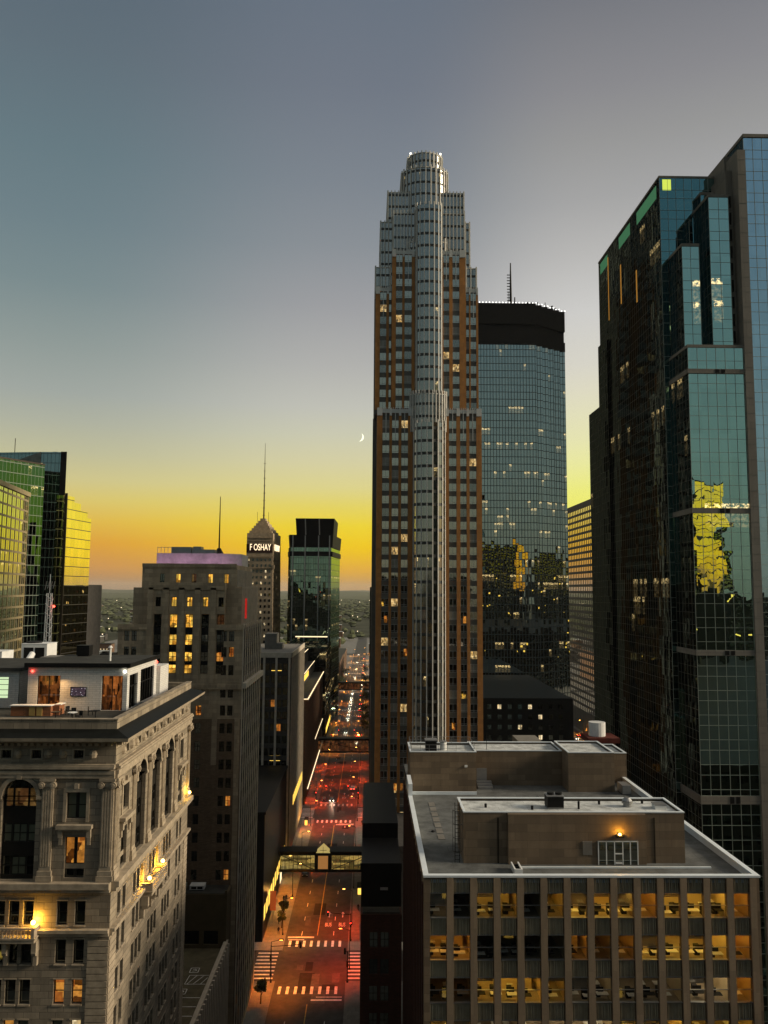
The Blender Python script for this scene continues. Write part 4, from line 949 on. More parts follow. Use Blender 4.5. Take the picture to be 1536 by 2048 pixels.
# ------------------------------------------------------------------ obelisk tower with lettering
fo = thing('tan_obelisk_tower', 'tan stone obelisk tower with a pointed cap, tall mast and glowing white letters', 'building', (-70, 535, 0))
def fpoly(z):
    k = (119.5-z)/119.5; a = 1.6*k+.0
    return [(-80.0-a, 520-a), (-63.2+a, 520-a), (-61.4+a, 548+a), (-80.0-a, 548+a)]
mb = MB(); mb.prism(fpoly(0.14), .14, 119.5, top=fpoly(119.5)); K(mb, 'wall', 'foshay', fo)
mb = MB(); a = fpoly(119.5)
for i in range(7):
    k0 = 1-i/7.6; cx, cy = -71.4, 534
    P = [(cx+(x-cx)*k0, cy+(y-cy)*k0) for x, y in a]; mb.prism(P, 119.5+i*1.76-(.01 if i else 0), 119.5+(i+1)*1.76)
K(mb, 'stepped_cap', 'foshay', fo)
mb = MB(); mb.cyl((-71.3, 534, 131.5), (-71.3, 534, 150), .55, 6, r1=.4); mb.cyl((-71.3, 534, 150), (-71.3, 534, 183), .38, 6, r1=.12)
for z in range(134, 172, 5): mb.box(-72.1, -70.5, 533.9, 534.1, z, z+.25)
mb.cyl((-75, 530, 128), (-75, 530, 136), .12, 5); mb.cyl((-67.6, 530, 128), (-67.6, 530, 136), .12, 5); K(mb, 'mast', 'bronze', fo)
mb = MB(); mb.box(-80.2, -63.1, 519.6, 519.85, 108.6, 114.2); K(mb, 'sign_band', 'red_brick', fo)
ltr = text_obj('sign_lettering', 'F OSHAY', 5.9, (-71.2, 519.4, 111.9), (R(90), 0, 0), 'sign', fo, ext=.12, sx=.58)
t2_ = text_obj('sign_lettering', 'FOSHAY', 5.9, (-61.9, 533, 111.9), (R(90), 0, R(87)), 'sign', fo, ext=.12, sx=.9)
items = []
for zi, z in enumerate(fr(14, 104, 3.75)):
    for k in range(6):
        x = -78.5+k*2.75; yy = 520-1.6*(119.5-z)/119.5-.08
        q = rnd.random(); items.append(((x, yy, z), 0, 1.15, 1.7, 'm', M['lit_w' if q < .16 else 'pane']))
    for k in range(5):
        y = 523+k*5.2; xx = -63.2+(y-520)*.064+1.6*(119.5-z)/119.5+.1; items.append(((xx, y, z), R(90), 1.3, 1.7, 'm', M['lit_w' if rnd.random() < .1 else 'pane']))
windows(fo, items, M['frame_dark'], cap=100)
mb = MB()
for z in (105.8, 98.6): mb.box(-81.2, -62.2, 518.7, 519.4, z, z+.6)
for x in (-81.4, -62.4): mb.box(x-.6, x+.6, 518.6, 519.8, 98, 100.6)
for z in (116, 118): mb.box(-80.1, -63.1, 519.4, 519.9, z, z+.4)
K(mb, 'ledges', 'foshay', fo)

# ------------------------------------------------------------------ BRICK AND MARBLE SKYSCRAPER (centre)
wf = thing('rust_stepped_skyscraper', 'tallest skyscraper, rust brick piers and grey windows stepping up to a white ribbed rounded crown', 'building', (17, 255, 0))
wall = MB(); cap_ = MB(); span = MB(); items = []
WY = 235.0
body = MB()
def wing(xa, xb, z0, z1, y, wc, pitch=3.78, zoff=0.0, litp=.04, caps=True, lower=None, pier_caps=None, dark=None):
    """one wing of brick piers: window columns wc = [(x0,x1)], windows recessed, spandrels between floors"""
    f = Face(xa, y, 1, 0); us = []; 
    prev = xa
    for (a, b) in wc: us.append((a-xa, b-xa))
    f.wall(wall, 0, xb-xa, z0, z1, [(a, b, z0+.01 if z0 > 1 else 2, z1-1.2) for a, b in us], .3)
    z = z0+zoff+1.9
    nrow = 0
    while z+1.2 < z1-1.0:
        for (a, b) in wc:
            wdt = b-a; q = rnd.random(); pm = 'lit_s' if q < litp else ('pane_wf2' if q < .16 else ('pane_wf3' if q < .38 else 'pane_wf'))
            items.append((((a+b)/2, y+.26, z), 0, wdt, 2.35, 'mq' if wdt > 1.4 else 'q', M[pm]))
        z += pitch; nrow += 1
    for (a, b) in us: f.quad(span, a, b, z0, z1-1.2, .3)
    if caps:
        edges = [0]+[x for ab in us for x in ab]+[xb-xa]
        for i in range(0, len(edges), 2):
            a, b = edges[i], edges[i+1]
            f.bar(cap_, a+.05, b-.05, z1-2.0, z1+.35, -.18, .1)
        f.bar(cap_, 0, xb-xa, z1-1.2, z1-.05, -.06, 0)
        for (a, b) in us:      # white fin rising over the middle of each window bay
            m_ = (a+b)/2
            if b-a > 1.5: f.bar(cap_, m_-.09, m_+.09, z1-9.5, z1+.1, -.12, 0)
            for k in range(3): f.bar(cap_, a+(b-a)*(.2+.3*k)-.08, a+(b-a)*(.2+.3*k)+.08, z1-1.1, z1+.5, -.14, 0)
L3 = [(3.35, 5.45), (6.2, 8.2), (9.0, 11.0)]
wing(1.7, 12.4, .14, 138.9, WY, L3); wing(21.95, 33.0, .14, 138.9, WY, [(23.2, 25.45), (26.55, 28.45), (29.3, 31.4)])
wing(1.0, 6.0, 138.9, 176.8, WY+1.2, [(2.4, 4.35), (4.6+.5, 5.85)], zoff=-.6); wing(28.4, 32.3, 138.9, 176.8, WY+1.2, [(28.6, 29.5), (29.95, 31.7)], zoff=-.6)
wing(6.0, 12.9, 138.9, 188.3, WY+.4, [(7.2, 9.15), (9.8, 12.0)], zoff=-.3); wing(20.4, 28.4, 138.9, 188.3, WY+.4, [(21.6, 23.4), (24.4, 26.5)], zoff=-.3)
wbody = MB()
for (x0, x1, y0, y1, z0, z1) in ((1.7, 33, WY+.31, 275, .14, 137.6), (.5, 34.0, 243, 272, .14, 137.6), (1.0, 32.3, WY+1.51, 272, 137.6, 176.0), (.7, 32.6, 245, 270, 137.6, 183.5), (6, 28.4, WY+.71, 270, 170, 187.2)):
    wbody.box(x0, x1, y0, y1, z0, z1)
K(wbody, 'rear_mass', 'wfspan', wf)
# side returns in brick
for (x0, y0, y1, z0, z1) in ((1.7, WY, 243, .14, 138.9), (1.0, WY+1.2, 245, 138.9, 176.8)):
    pass
# stepped glazed shoulders above
up = MB(); rib = MB()
def ribbed(pts, z0, z1, pitch=1.1, cap=.7, bands=3.7, rw=.16, rd_=.3, mat=0):
    """glazed tier with white ribs along every face of the footprint"""
    up.prism(pts, z0, z1)
    n = len(pts)
    for i in range(n):
        a, b = Vector((*pts[i], 0)), Vector((*pts[(i+1) % n], 0)); L = (b-a).length
        if L < .3: continue
        f = Face(a.x, a.y, (b-a).x, (b-a).y)
        if f.N.y > .3: continue
        k = max(1, int(round(L/pitch)))
        for j in range(k+1):
            f.bar(rib, L*j/k-rw, L*j/k+rw, z0, z1+cap, -rd_, 0)
        f.bar(rib, 0, L, z1-.25, z1+.02, -rd_*.6, 0)
ribbed([(1.0, WY+4), (5.6, WY+4), (5.6, WY+3), (28.8, WY+3), (28.8, WY+4), (32.1, WY+4), (32.1, 268), (1.0, 268)], 176.4, 184.4, 1.4, .4)
ribbed([(2.5, WY+4.5), (30.1, WY+4.5), (30.1, 266), (2.5, 266)], 184.4, 199.2, 1.2, .4)
ribbed([(6.4, WY+2), (12.9, WY+2), (12.9, 262), (6.4, 262)], 188, 201.0, 1.1, .9); ribbed([(20.4, WY+2), (28.2, WY+2), (28.2, 262), (20.4, 262)], 188, 201.0, 1.1, .9)
ribbed([(4.7, WY+5), (28.4, WY+5), (28.4, 262), (4.7, 262)], 199.2, 209.2, 1.1, .5)
def round_plan(cx, cy, rx, ry, n=14, back=20): 
    P = [(cx-rx*math.cos(math.pi*i/n), cy-ry*math.sin(math.pi*i/n)) for i in range(n+1)]
    return P+[(cx+rx, cy+back), (cx-rx, cy+back)]
ribbed(round_plan(16.4, WY+9, 7.3, 5.5), 199, 217.0, 1.15, .7)
ribbed(round_plan(16.5, WY+9.5, 5.5, 5.0), 217.0, 222.3, 1.0, .5, rw=.16)
ribbed(round_plan(16.8, WY+3.2, 6.9, 2.6), 186, 191.6, .9, 1.2, rw=.14)
ribbed(round_plan(17.1, WY+1.2, 5.5, 3.0, 16), 132, 143.4, .85, 1.0, rw=.14)
K(rib, 'white_ribs', 'wfmull', wf); K(up, 'crown_tiers', mat_curtain('grey_crown_glass', (.56, .5, .44, 1), 1.0, 3.78, .12, .8, (.035, .035, .03, 1), lit=.015, tilt=.01, wave=.02, lums=1.0, rough=.22), wf)
K(wall, 'brick_piers', 'wfbrick', wf); K(cap_, 'marble_caps', 'wfwhite', wf); K(span, 'spandrels', 'wfspan', wf)
# rounded centre bay, white mullions full height
bay = MB(); baym = MB()
def baycol(cx, cy, rx, ry, z0, z1, n, rw=.15):
    P = round_plan(cx, cy, rx, ry, n, 3); bay.prism(P, z0, z1)
    for i in range(n+1):
        x, y = P[i]; a = math.pi*i/n; f = Face(x, y, math.sin(a)+1e-6, -math.cos(a)*ry/rx) 
        f.bar(baym, -rw, rw, z0, z1+.8, -.2, 0)
baycol(17.2, WY+.3, 3.95, 1.5, .14, 202.5, 8); baycol(17.3, WY+.3, 4.9, 3.1, .14, 134.5, 9)
K(bay, 'centre_bay', mat_curtain('bay_glass', (.54, .5, .44, 1), 1.0, 3.78, .05, .9, (.045, .045, .04, 1), lit=.012, tilt=.012, wave=.02, lums=.9, rough=.12), wf)
K(baym, 'bay_mullions', 'wfmull', wf)
windows(wf, items, M['frame_white'], cap=100)
for u in (3.4, 4.5, 6.3, 7.3, 9.1, 10.1):
    mb = MB(); mb.box(u, u+.8, 235.15, 235.24, 28.0, 30.0); K(mb, 'lit_lobby_window', 'lit_o', wf)
for (u, z) in ((23.4, 33.5), (24.5, 33.5), (27.0, 33.5), (24.0, 45), (4.2, 75.5), (27.3, 75.5), (10.0, 66)):
    mb = MB(); mb.box(u, u+.9, 235.15, 235.24, z, z+2.0); K(mb, 'lit_floor_window', 'lit_o', wf)
mb = MB()
for x in (14.2, 16.8, 12.4, 19): mb.cyl((x, 245, 222.2), (x, 245, 225), .13, 5)
K(mb, 'rooftop_rods', 'bronze', wf)
for k, x in enumerate((11.8, 21.2)):
    mb = MB(); mb.ball((x, 241.5, 222.9), .26, n=6, k=4); K(mb, 'roof_lamp', 'lamp_w', wf)
# low wing facing the street beside it
lw = thing('low_brown_street_wing', 'low brown flat roofed wing at the foot of the rust brick skyscraper', 'building', (4, 215, 0))
mb = MB(); mb.box(.3, 12, 203, 234.8, .14, 22); mb.box(.1, 12, 202.8, 203.0, 21.4, 22.6); K(mb, 'wall', 'dark_conc', lw)

# ------------------------------------------------------------------ MIRROR TOWER behind (blue grey, black crown)
ids = thing('blue_glass_tower', 'blue grey glass tower with a black crown and a line of white roof lamps', 'building', (72, 430, 0))
pts = [(30, 418), (47, 400), (81, 400)]
def zig(a, b, n):
    out = []; dx, dy = (b[0]-a[0])/n, (b[1]-a[1])/n
    for i in range(n): out += [(a[0]+dx*(i+1), a[1]+dy*i), (a[0]+dx*(i+1), a[1]+dy*(i+1))]
    return out
pts += zig((81, 400), (102.2, 414), 6)+[(102.2, 455), (81, 470), (47, 470), (30, 452)]
cid = mat_curtain('blue_grey_mirror_glass', (.56, .6, .57, 1), 1.55, 3.72, .3, .35, (.02, .035, .04, 1), lit=.06, tilt=.012, wave=.012, wscale=.12, lums=1.0)
mb = MB(); mb.prism(pts, 20, 211); K(mb, 'glass_wall', cid, ids)
def grow(P, cx, cy, k): return [(cx+(x-cx)*k, cy+(y-cy)*k) for x, y in P]
mb = MB(); mb.prism(grow(pts, 66, 435, 1.004), 211, 216); mb.prism(grow(pts, 66, 435, .99), 216, 222); mb.prism(grow(pts, 66, 435, 1.004), 222, 233.0); K(mb, 'black_crown', 'black_metal', ids)
mb = MB()
path = [(47, 400), (81, 400)]+zig((81, 400), (102.2, 414), 6)
for i in range(len(path)-1):
    a, b = Vector((*path[i], 0)), Vector((*path[i+1], 0)); L = (b-a).length; n = max(1, int(L/1.65))
    for j in range(n): 
        p0 = a+(b-a)*(j/n); p0 = Vector((66+(p0.x-66)*1.008, 435+(p0.y-435)*1.008, 233.3)); mb.ball(p0, .34, n=5, k=3)
K(mb, 'roof_lamps', mat_emit('white_roof_lamp', (1, .97, .9, 1), 2.5), ids)
mb = MB(); mb.box(68, 77, 415, 425, 233, 237.2); mb.box(70, 76, 416, 424, 237.2, 238.4); K(mb, 'roof_plant', 'black_metal', ids)
mb = MB(); mb.cyl((75.2, 420, 237), (75.2, 420, 263), .8, 6, r1=.3)
for k in range(11): mb.box(73.2, 75.2, 419.9, 420.1, 240+k*1.6, 240.45+k*1.6)
mb.cyl((73.9, 420, 237), (73.9, 420, 247), .12, 5); mb.cyl((77, 418, 233), (77, 418, 243), .5, 6, r1=.3)
for x, y, h in ((66, 414, 5), (70.5, 414, 4.5), (80, 412, 4), (82.5, 412, 5), (85, 413, 5.5), (88.5, 414, 6), (93, 416, 6.5), (96.5, 417, 5), (98.5, 418, 4)): 
    mb.cyl((x, y, 233), (x, y, 233+h), .22, 5)
    if x > 79 and x not in (88.5, 93): mb.cyl((x-.5, y, 233+h*.7), (x+.6, y, 233+h*.7), .35, 6); mb.cyl((x, y, 233+h*.9), (x+.8, y, 233+h), .4, 6)
K(mb, 'antennas', 'black_metal', ids)
text_obj('crown_number', '225', 1.8, (97.3, 410.0, 213.5), (R(90), 0, R(33)), 'metal', ids, sx=1.0)

# ------------------------------------------------------------------ concrete grid block right of it
gd = thing('concrete_grid_block', 'concrete block with a grid of sky-bright windows, right of the blue grey glass tower', 'building', (150, 500, 0))
f_ = Face(130, 560, 0, -1); gw = MB(); gp = MB(); items = []; hs = []
for i in range(31):
    for j in range(24):
        u = 2.2+j*4.05; z = 134.5-i*4.0
        if z < 8: continue
        hs.append((u-1.45, u+1.45, z-1.3, z+1.3)); items.append((f_.p(u, z, .1), f_.rot, 2.9, 2.6, 'n', M['pane_sky']))
f_.wall(gw, 0, 100, .14, 139.5, hs, .12); gw.box(130, 170, 460, 560, .14, 139.5, 0, skip='l'); K(gw, 'wall', 'conc', gd)
windows(gd, items, M['frame_dark'], cap=100)

# ------------------------------------------------------------------ TEAL STEPPED TOWER (right)
rb = thing('teal_stepped_tower', 'stepped teal and dark glass tower with stone bands filling the right edge of the photo', 'building', (64, 157, 0))
cteal = mat_curtain('teal_mirror_glass', (.56, .8, .72, 1), 1.62, 4.0, .0001, .0001, lit=.012, tilt=.01, wave=.02, wscale=.45, lums=1.3)
cblue = mat_curtain('blue_mirror_glass', (.72, .9, 1.0, 1), 1.62, 4.0, .0001, .0001, lit=.006, tilt=.006, wave=.012, wscale=.22, lums=1.0)
cdark = mat_curtain('bronze_mirror_glass', (.05, .065, .062, 1), 1.3, 3.5, .0001, .0001, lit=.012, tilt=.012, wave=.008, wscale=.3, lums=.5)
cdkt = mat_curtain('deep_teal_mirror_glass', (.2, .4, .42, 1), 1.62, 4.0, .0001, .0001, lit=.006, tilt=.006, wave=.012, wscale=.2)
granite = mat_block('grey_brown_granite', (.21, .19, .16), 2.4, 3.0, .03, .12, .6, stain=.3, bump=.1)
mteal = MB(); mblue = MB(); mdark = MB(); mdt = MB(); mull = MB(); gran = MB(); mdm = MB()
def grid(fc, mb, u0, u1, z0, z1, pu, pz, t=.05, d=.07, zoff=0):
    n = max(1, round((u1-u0)/pu))
    for i in range(n+1): u = u0+(u1-u0)*i/n; fc.bar(mb, u-t/2, u+t/2, z0, z1, -d, 0)
    z = z1-zoff; k = 0
    while z > z0: fc.bar(mb, u0, u1, z-t/2, z+t/2, -d*.8, 0); z -= pz*(.42 if k % 2 else .58)*2/2*1.0; k += 1
def tier(x0, x1, y0, y1, z0, z1, fm, sm, front=True, leftside=True, pu=1.62, pz=4.0, cap=True, fmull=None):
    if front: fm.poly([(x0, y0, z0), (x1, y0, z0), (x1, y0, z1), (x0, y0, z1)]); grid(Face(x0, y0, 1, 0), fmull or mull, 0, x1-x0, z0, z1, pu, pz)
    if leftside: sm.poly([(x0, y1, z0), (x0, y0, z0), (x0, y0, z1), (x0, y1, z1)]); grid(Face(x0, y1, 0, -1), mdm, 0, y1-y0, z0, z1, 1.3, 3.5, .035, .04)
    fm.poly([(x1, y0, z0), (x1, y1, z0), (x1, y1, z1), (x1, y0, z1)])
    if cap: gran.box(x0-.1, x1+.07, y0-.14, y1, z1, z1+.5)
# A main slab
tier(53.6, 64.3, 142.4, 182.2, .14, 162.3, mdt, mdark, cap=False); gran.box(53.5, 64.3, 142.3, 182.3, 162.3, 162.7)
tier(53.3, 60.3, 182.2, 191.6, .14, 127.9, mdt, mdark, cap=False); tier(53.1, 53.6, 175.5, 182.2, .14, 142, mdt, mdark, front=False, cap=False)
gran.poly([(64.3, 182.2, .2), (53.6, 182.2, .2), (53.6, 182.2, 162.3), (64.3, 182.2, 162.3)])
# low front block, two shafts over it, tall blue block
tier(54.57, 64.3, 134.0, 142.3, .14, 127.1, mteal, mdark)
tier(54.94, 58.0, 136.1, 142.2, 127.6, 146.2, mteal, mdark)
tier(59.55, 63.1, 135.1, 142.2, 127.6, 154.9, mteal, mdark)
mdt.poly([(58.0, 138.4, 127.6), (59.55, 138.4, 127.6), (59.55, 138.4, 152.6), (58.0, 138.4, 152.6)])
tier(65.8, 90.5, 134.3, 148.7, .14, 165.7, mblue, mdark, cap=False); gran.box(65.7, 90.5, 134.1, 148.7, 165.7, 166.3)
for z0, z1, y, x0, x1 in ((.14, 163.0, 133.6, 64.32, 65.76), (127.6, 160.4, 136.0, 63.2, 64.3)): gran.box(x0, x1, y, y+6, z0, z1)
mb = MB(); z = 128.6
while z < 154: mb.box(63.15, 63.9, 135.75, 135.99, z, z+2.1); z += 3.1
K(mb, 'dark_stair_windows', 'black_metal', rb)
for za, zb in ((122.5, 123.3), (98.3, 99.2), (74.5, 75.4), (50.5, 51.8)):
    f = Face(54.57, 134.0, 1, 0); f.bar(gran, -.25, 9.78, za, zb, -.25, 0); f2 = Face(54.57, 142.3, 0, -1); f2.bar(gran, 0, 8.54, za, zb, -.25, 0)
    mb = MB(); f.bar(mb, 4.6, 5.3, za+.1, zb-.1, -.3, -.25); f.bar(mb, 5.6, 6.3, za+.1, zb-.1, -.3, -.25); K(mb, 'band_vents', 'black_metal', rb)
for i in range(60): Face(64.32, 133.6, 1, 0).bar(mdm, 0, 1.44, 3+i*2.68, 3.06+i*2.68, -.03, 0)
tier(60.6, 65.7, 140.7, 148.7, 146, 158.2, mdt, mdark, cap=True); tier(62.3, 65.7, 143.6, 148.7, 158.6, 162.7, mdt, mdark, cap=True)
tier(58.0, 60.6, 140, 148.7, 142, 152.8, mdt, mdark, cap=False); gran.box(64.0, 65.65, 138, 148.7, 158, 164.2)
K(mteal, 'teal_glass_wall', cteal, rb); K(mblue, 'blue_glass_wall', cblue, rb); K(mdark, 'dark_glass_side', cdark, rb); K(mdt, 'deep_teal_glass_wall', cdkt, rb)
K(gran, 'granite_bands', granite, rb); K(mull, 'mullion_grid', mat_plain('pale_green_mullion', (.34, .38, .33), .5, var=.1), rb); K(mdm, 'side_mullion_grid', mat_plain('grey_mullion', (.16, .155, .13), .5, var=.1), rb)
mb = MB(); f = Face(53.6, 142.4, 1, 0); f.bar(mb, .6, 2.2, 159.9, 162.0, -.05, 0); K(mb, 'lit_top_window', mat_emit('lime_lit_glass', (.75, .9, .12, 1), .9), rb)
f = Face(53.6, 182.2, 0, -1)
for (a, b) in ((1.4, 7), (15.4, 22.8), (27.1, 38.2)):
    mb = MB(); f.bar(mb, a, b, 159.1, 161.6, -.05, 0); K(mb, 'lit_top_strip', mat_emit('green_lit_glass', (.2, .62, .3, 1), .22), rb)
for (a, za, zb) in ((7.2, 146, 160.7), (16, 146.6, 155.3), (25.9, 143.3, 150)):
    mb = MB(); f.bar(mb, a, a+.5, za, zb, -.08, 0); K(mb, 'amber_lit_slot', mat_emit('amber_lit_slot', (.75, .35, .06, 1), .42), rb)

# ------------------------------------------------------------------ OFFICE BLOCK with the flat roof (lower right)
of = thing('flat_roofed_office', 'brown office block with a flat grey roof and amber lit windows at the lower right', 'building', (22, 105, 0))
OX0, OX1, OY0, OY1, OZ = 5.6, 38.9, 82.0, 128.5, 56.9
PITCH = 2.315; U0 = .58; WWD = 1.62; FH = 3.97
f = Face(OX0, OY0, 1, 0); pier = MB(); st_ = MB(); cor = MB(); fm_ = MB()
NB = 14; sills = [52.95-FH*i for i in range(13)]
holes = []
for b in range(NB):
    u = U0+b*PITCH
    holes.append((u, u+WWD, 2, 56.66))
f.wall(st_, 0, OX1-OX0, .14, OZ-.1, holes, .45)
for b in range(NB):
    u = U0+b*PITCH
    f.bar(pier, u+WWD+.02, u+PITCH-.02, 1.0, 56.74, -.14, 0)
    for i, s0 in enumerate(sills):
        top = s0+2.28
        # grooved spandrel panel above each window
        zt = (sills[i-1] if i else 56.66)
        for k in range(8): 
            a = u+WWD*k/8; b_ = u+WWD*(k+.5)/8
            f.bar(cor, a, b_, top+.06, zt-.06, .14 if k not in (2, 5) else .3, .34); f.quad(cor, b_, u+WWD*(k+1)/8, top+.06, zt-.06, .33)
        f.bar(fm_, u, u+WWD, top-.0, top+.06, .1, .4); f.bar(fm_, u, u+WWD, zt-.06, zt, .06, .4)
        f.bar(fm_, u, u+WWD, s0+1.1, s0+1.15, .18, .3)
K(pier, 'piers', 'office_pier', of); K(cor, 'grooved_panels', 'corrug', of); K(fm_, 'window_frames', 'metal', of)
# glass panes, one part per window for the storeys in view
for i, s0 in enumerate(sills[:4]):
    for b in range(NB):
        u = U0+b*PITCH; mb = MB(); f.quad(mb, u, u+WWD, s0, s0+2.28, .25); K(mb, 'window', 'glass', of)
mb = MB()
for s0 in sills[4:]:
    for b in range(NB): u = U0+b*PITCH; f.quad(mb, u, u+WWD, s0, s0+2.28, .3)
setting(K(mb, 'window_rows', 'pane', of), 'stuff')
# rooms behind the glass: slabs, partitions, desks, ceiling lights
rooms = {0: [(0, 1, .12, 'w'), (1, 2, 0, ''), (2, 4, .5, 'y'), (4, 5, 0, ''), (5, 6, .35, 'y'), (6, 9, 1.0, 'y'), (9, 10, .55, 'o'), (10, 13, 1.1, 'y'), (13, 14, .5, 'o')],
         1: [(0, 2, .6, 'o'), (2, 6, 0, ''), (6, 7, .4, 'o'), (7, 8, .08, 'o'), (8, 9, .25, 'o'), (9, 13, .8, 'y'), (13, 14, .55, 'o')],
         2: [(0, 2, .03, 'o'), (2, 5, .9, 'y'), (5, 6, .3, 'y'), (6, 8, .12, 'w'), (8, 11, .1, 'w'), (11, 13, .6, 'w'), (13, 14, .5, 'o')],
         3: [(0, 2, .3, 'y'), (2, 4, .1, 'w'), (4, 8, .5, 'w'), (8, 11, .9, 'y'), (11, 14, .3, 'y')]}
shell = MB(); part_ = MB(); desks = MB(); deskw = MB(); lights = {}
DEP = 7.5
for i in range(4):
    s0 = sills[i]; fl_ = s0-.55; cl = s0+2.5
    shell.box(OX0+.35, OX1-.35, OY0+.46, OY0+DEP, cl, cl+.25); shell.box(OX0+.35, OX1-.35, OY0+.46, OY0+DEP, fl_-.2, fl_)
    shell.poly([(OX0+.35, OY0+DEP, fl_), (OX1-.35, OY0+DEP, fl_), (OX1-.35, OY0+DEP, cl), (OX0+.35, OY0+DEP, cl)])
    for (a, b, lv, kd) in rooms[i]:
        xa, xb = OX0+U0-.35+a*PITCH, OX0+U0-.35+b*PITCH
        part_.box(xb-.05, xb+.05, OY0+.5, OY0+DEP-.02, fl_+.01, cl-.01)
        if rnd.random() < .5 and lv > .3: part_.box(xa+.4, xb-.6, OY0+3.0+rnd.random()*2, OY0+5.2, fl_+.01, cl-.4)
        if lv > 0:
            x = xa+.6
            while x+1.0 < xb+.2:
                for y in (OY0+1.6, OY0+4.3):
                    m_ = lights.setdefault((kd, lv), MB()); m_.poly([(x, y+.32, cl-.03), (x+1.1, y+.32, cl-.03), (x+1.1, y, cl-.03), (x, y, cl-.03)])
                x += 2.3
        x = xa+.25
        while x+.9 < xb:
            dy = OY0+.8+rnd.random()*.7
            (deskw if rnd.random() < .65 else desks).box(x, x+.95+rnd.random()*.3, dy, dy+.7, fl_+.7, fl_+.74)
            desks.box(x+.2, x+.75, dy+.5, dy+.55, fl_+.8, fl_+1.25); desks.box(x+.1, x+.6, dy+1.0, dy+1.5, fl_+.02, fl_+1.0)
            if rnd.random() < .5: deskw.box(x+.3, x+.9, dy+2.2, dy+3.0, fl_+.7, fl_+.75)
            x += 1.2+rnd.random()*.5
K(shell, 'floor_slabs', mat_plain('office_carpet', (.32, .26, .18), .9, var=.15), of); K(part_, 'partitions', mat_plain('cream_partition', (.62, .5, .3), .8, var=.1), of)
K(desks, 'dark_furniture', mat_plain('dark_furniture', (.03, .03, .03), .6), of); K(deskw, 'white_desks', mat_plain('white_desk', (.75, .74, .7), .5, var=.05), of)
LC = {'y': (1, .6, .09, 1), 'o': (1, .46, .06, 1), 'w': (1, .82, .55, 1)}
for (kd, lv), m_ in lights.items(): K(m_, 'ceiling_light', mat_emit('ceiling_light_'+kd, LC[kd], 30*lv), of)
# side walls, roof, parapets
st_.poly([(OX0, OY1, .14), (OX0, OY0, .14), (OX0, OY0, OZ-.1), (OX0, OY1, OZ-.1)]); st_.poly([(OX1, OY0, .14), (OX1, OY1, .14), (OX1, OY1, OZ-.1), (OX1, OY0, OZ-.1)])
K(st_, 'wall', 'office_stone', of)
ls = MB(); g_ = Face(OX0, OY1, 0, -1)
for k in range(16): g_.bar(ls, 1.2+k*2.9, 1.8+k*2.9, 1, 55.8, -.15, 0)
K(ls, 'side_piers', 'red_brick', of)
mb = MB(); mb.poly([(OX0+.3, OY0+.3, 56.2), (OX1-.3, OY0+.3, 56.2), (OX1-.3, OY1+8, 56.2), (OX0+.3, OY1+8, 56.2)]); K(mb, 'roof', 'roof_grey', of)
mb = MB(); 
mb.box(OX0-.1, OX1+.1, OY0-.12, OY0+.42, 56.82, 57.02); mb.box(OX0-.1, OX0+.45, OY0+.42, 118, 56.82, 57.02); mb.box(OX1-.45, OX1+.1, OY0+.42, OY1, 56.82, 57.02)
mb.box(OX0+.3, OX1-.3, OY0+.3, OY0+.36, 56.2, 56.82); mb.box(OX0+.3, OX0+.36, OY0+.36, 118, 56.2, 56.82); mb.box(OX1-.36, OX1-.3, OY0+.36, OY1, 56.2, 56.82)
mb.box(OX0-.1, OX0+.45, 112.5, 118, 57.02, 58.6)
mb.box(OX0+.45, 15.4, 116.5, 116.7, 56.2, 56.6); mb.box(15.8, 36, 86.4, 86.6, 56.2, 56.34)
K(mb, 'white_coping', 'coping', of)
# roof penthouses
def pent(x0, x1, y0, y1, z1, label, z0=56.2):
    m_ = MB(); m_.box(x0, x1, y0, y1, z0, z1, 0, skip='t'); o = K(m_, 'penthouse_wall', 'office_stone', of)
    m_ = MB(); m_.poly([(x0+.2, y0+.2, z1-.25), (x1-.2, y0+.2, z1-.25), (x1-.2, y1-.2, z1-.25), (x0+.2, y1-.2, z1-.25)]); K(m_, 'penthouse_roof', 'roof_pale', o)
    m_ = MB(); m_.box(x0-.05, x1+.05, y0-.05, y0+.22, z1, z1+.12); m_.box(x0-.05, x0+.22, y0+.22, y1, z1, z1+.12); m_.box(x1-.22, x1+.05, y0+.22, y1, z1, z1+.12); m_.box(x0+.22, x1-.22, y1-.25, y1, z1, z1+.12)
    K(m_, 'penthouse_coping', 'coping', o); return o
p1 = pent(10.2, 33.9, 88.0, 94.0, 61.4, '')
m_ = MB(); m_.box(14.9, 29.6, 87.55, 88.0, 56.2, 61.35); K(m_, 'penthouse_wall', 'office_stone', p1)
p2 = pent(6.0, 15.6, 118.4, 125.6, 61.7, ''); p3 = pent(15.6, 28.9, 122.0, 129, 61.2, ''); p4 = pent(28.9, 35.6, 118.2, 127, 61.7, ''); p5 = pent(35.6, 39.2, 124, 131, 60.5, '')
fd = Face(24.45, 87.5, 1, 0)
m_ = MB(); fd.bar(m_, 0, 4.25, 56.25, 58.6, -.02, .04); K(m_, 'door_glass', 'pane', p1)
m_ = MB()
for u in (0, .85, 1.72, 2.6, 3.4, 4.2): fd.bar(m_, u-.05, u+.05, 56.22, 58.65, -.08, -.02)
fd.bar(m_, 0, 4.2, 58.55, 58.65, -.08, -.02); fd.bar(m_, 1.72, 2.6, 57.3, 57.4, -.1, -.02)
m2_ = K(m_, 'door_frame', 'white_metal', p1)
m_ = MB(); fd.bar(m_, 1.8, 2.5, 56.3, 56.5, -.1, -.02); K(m_, 'door_plate', 'white_metal', p1)
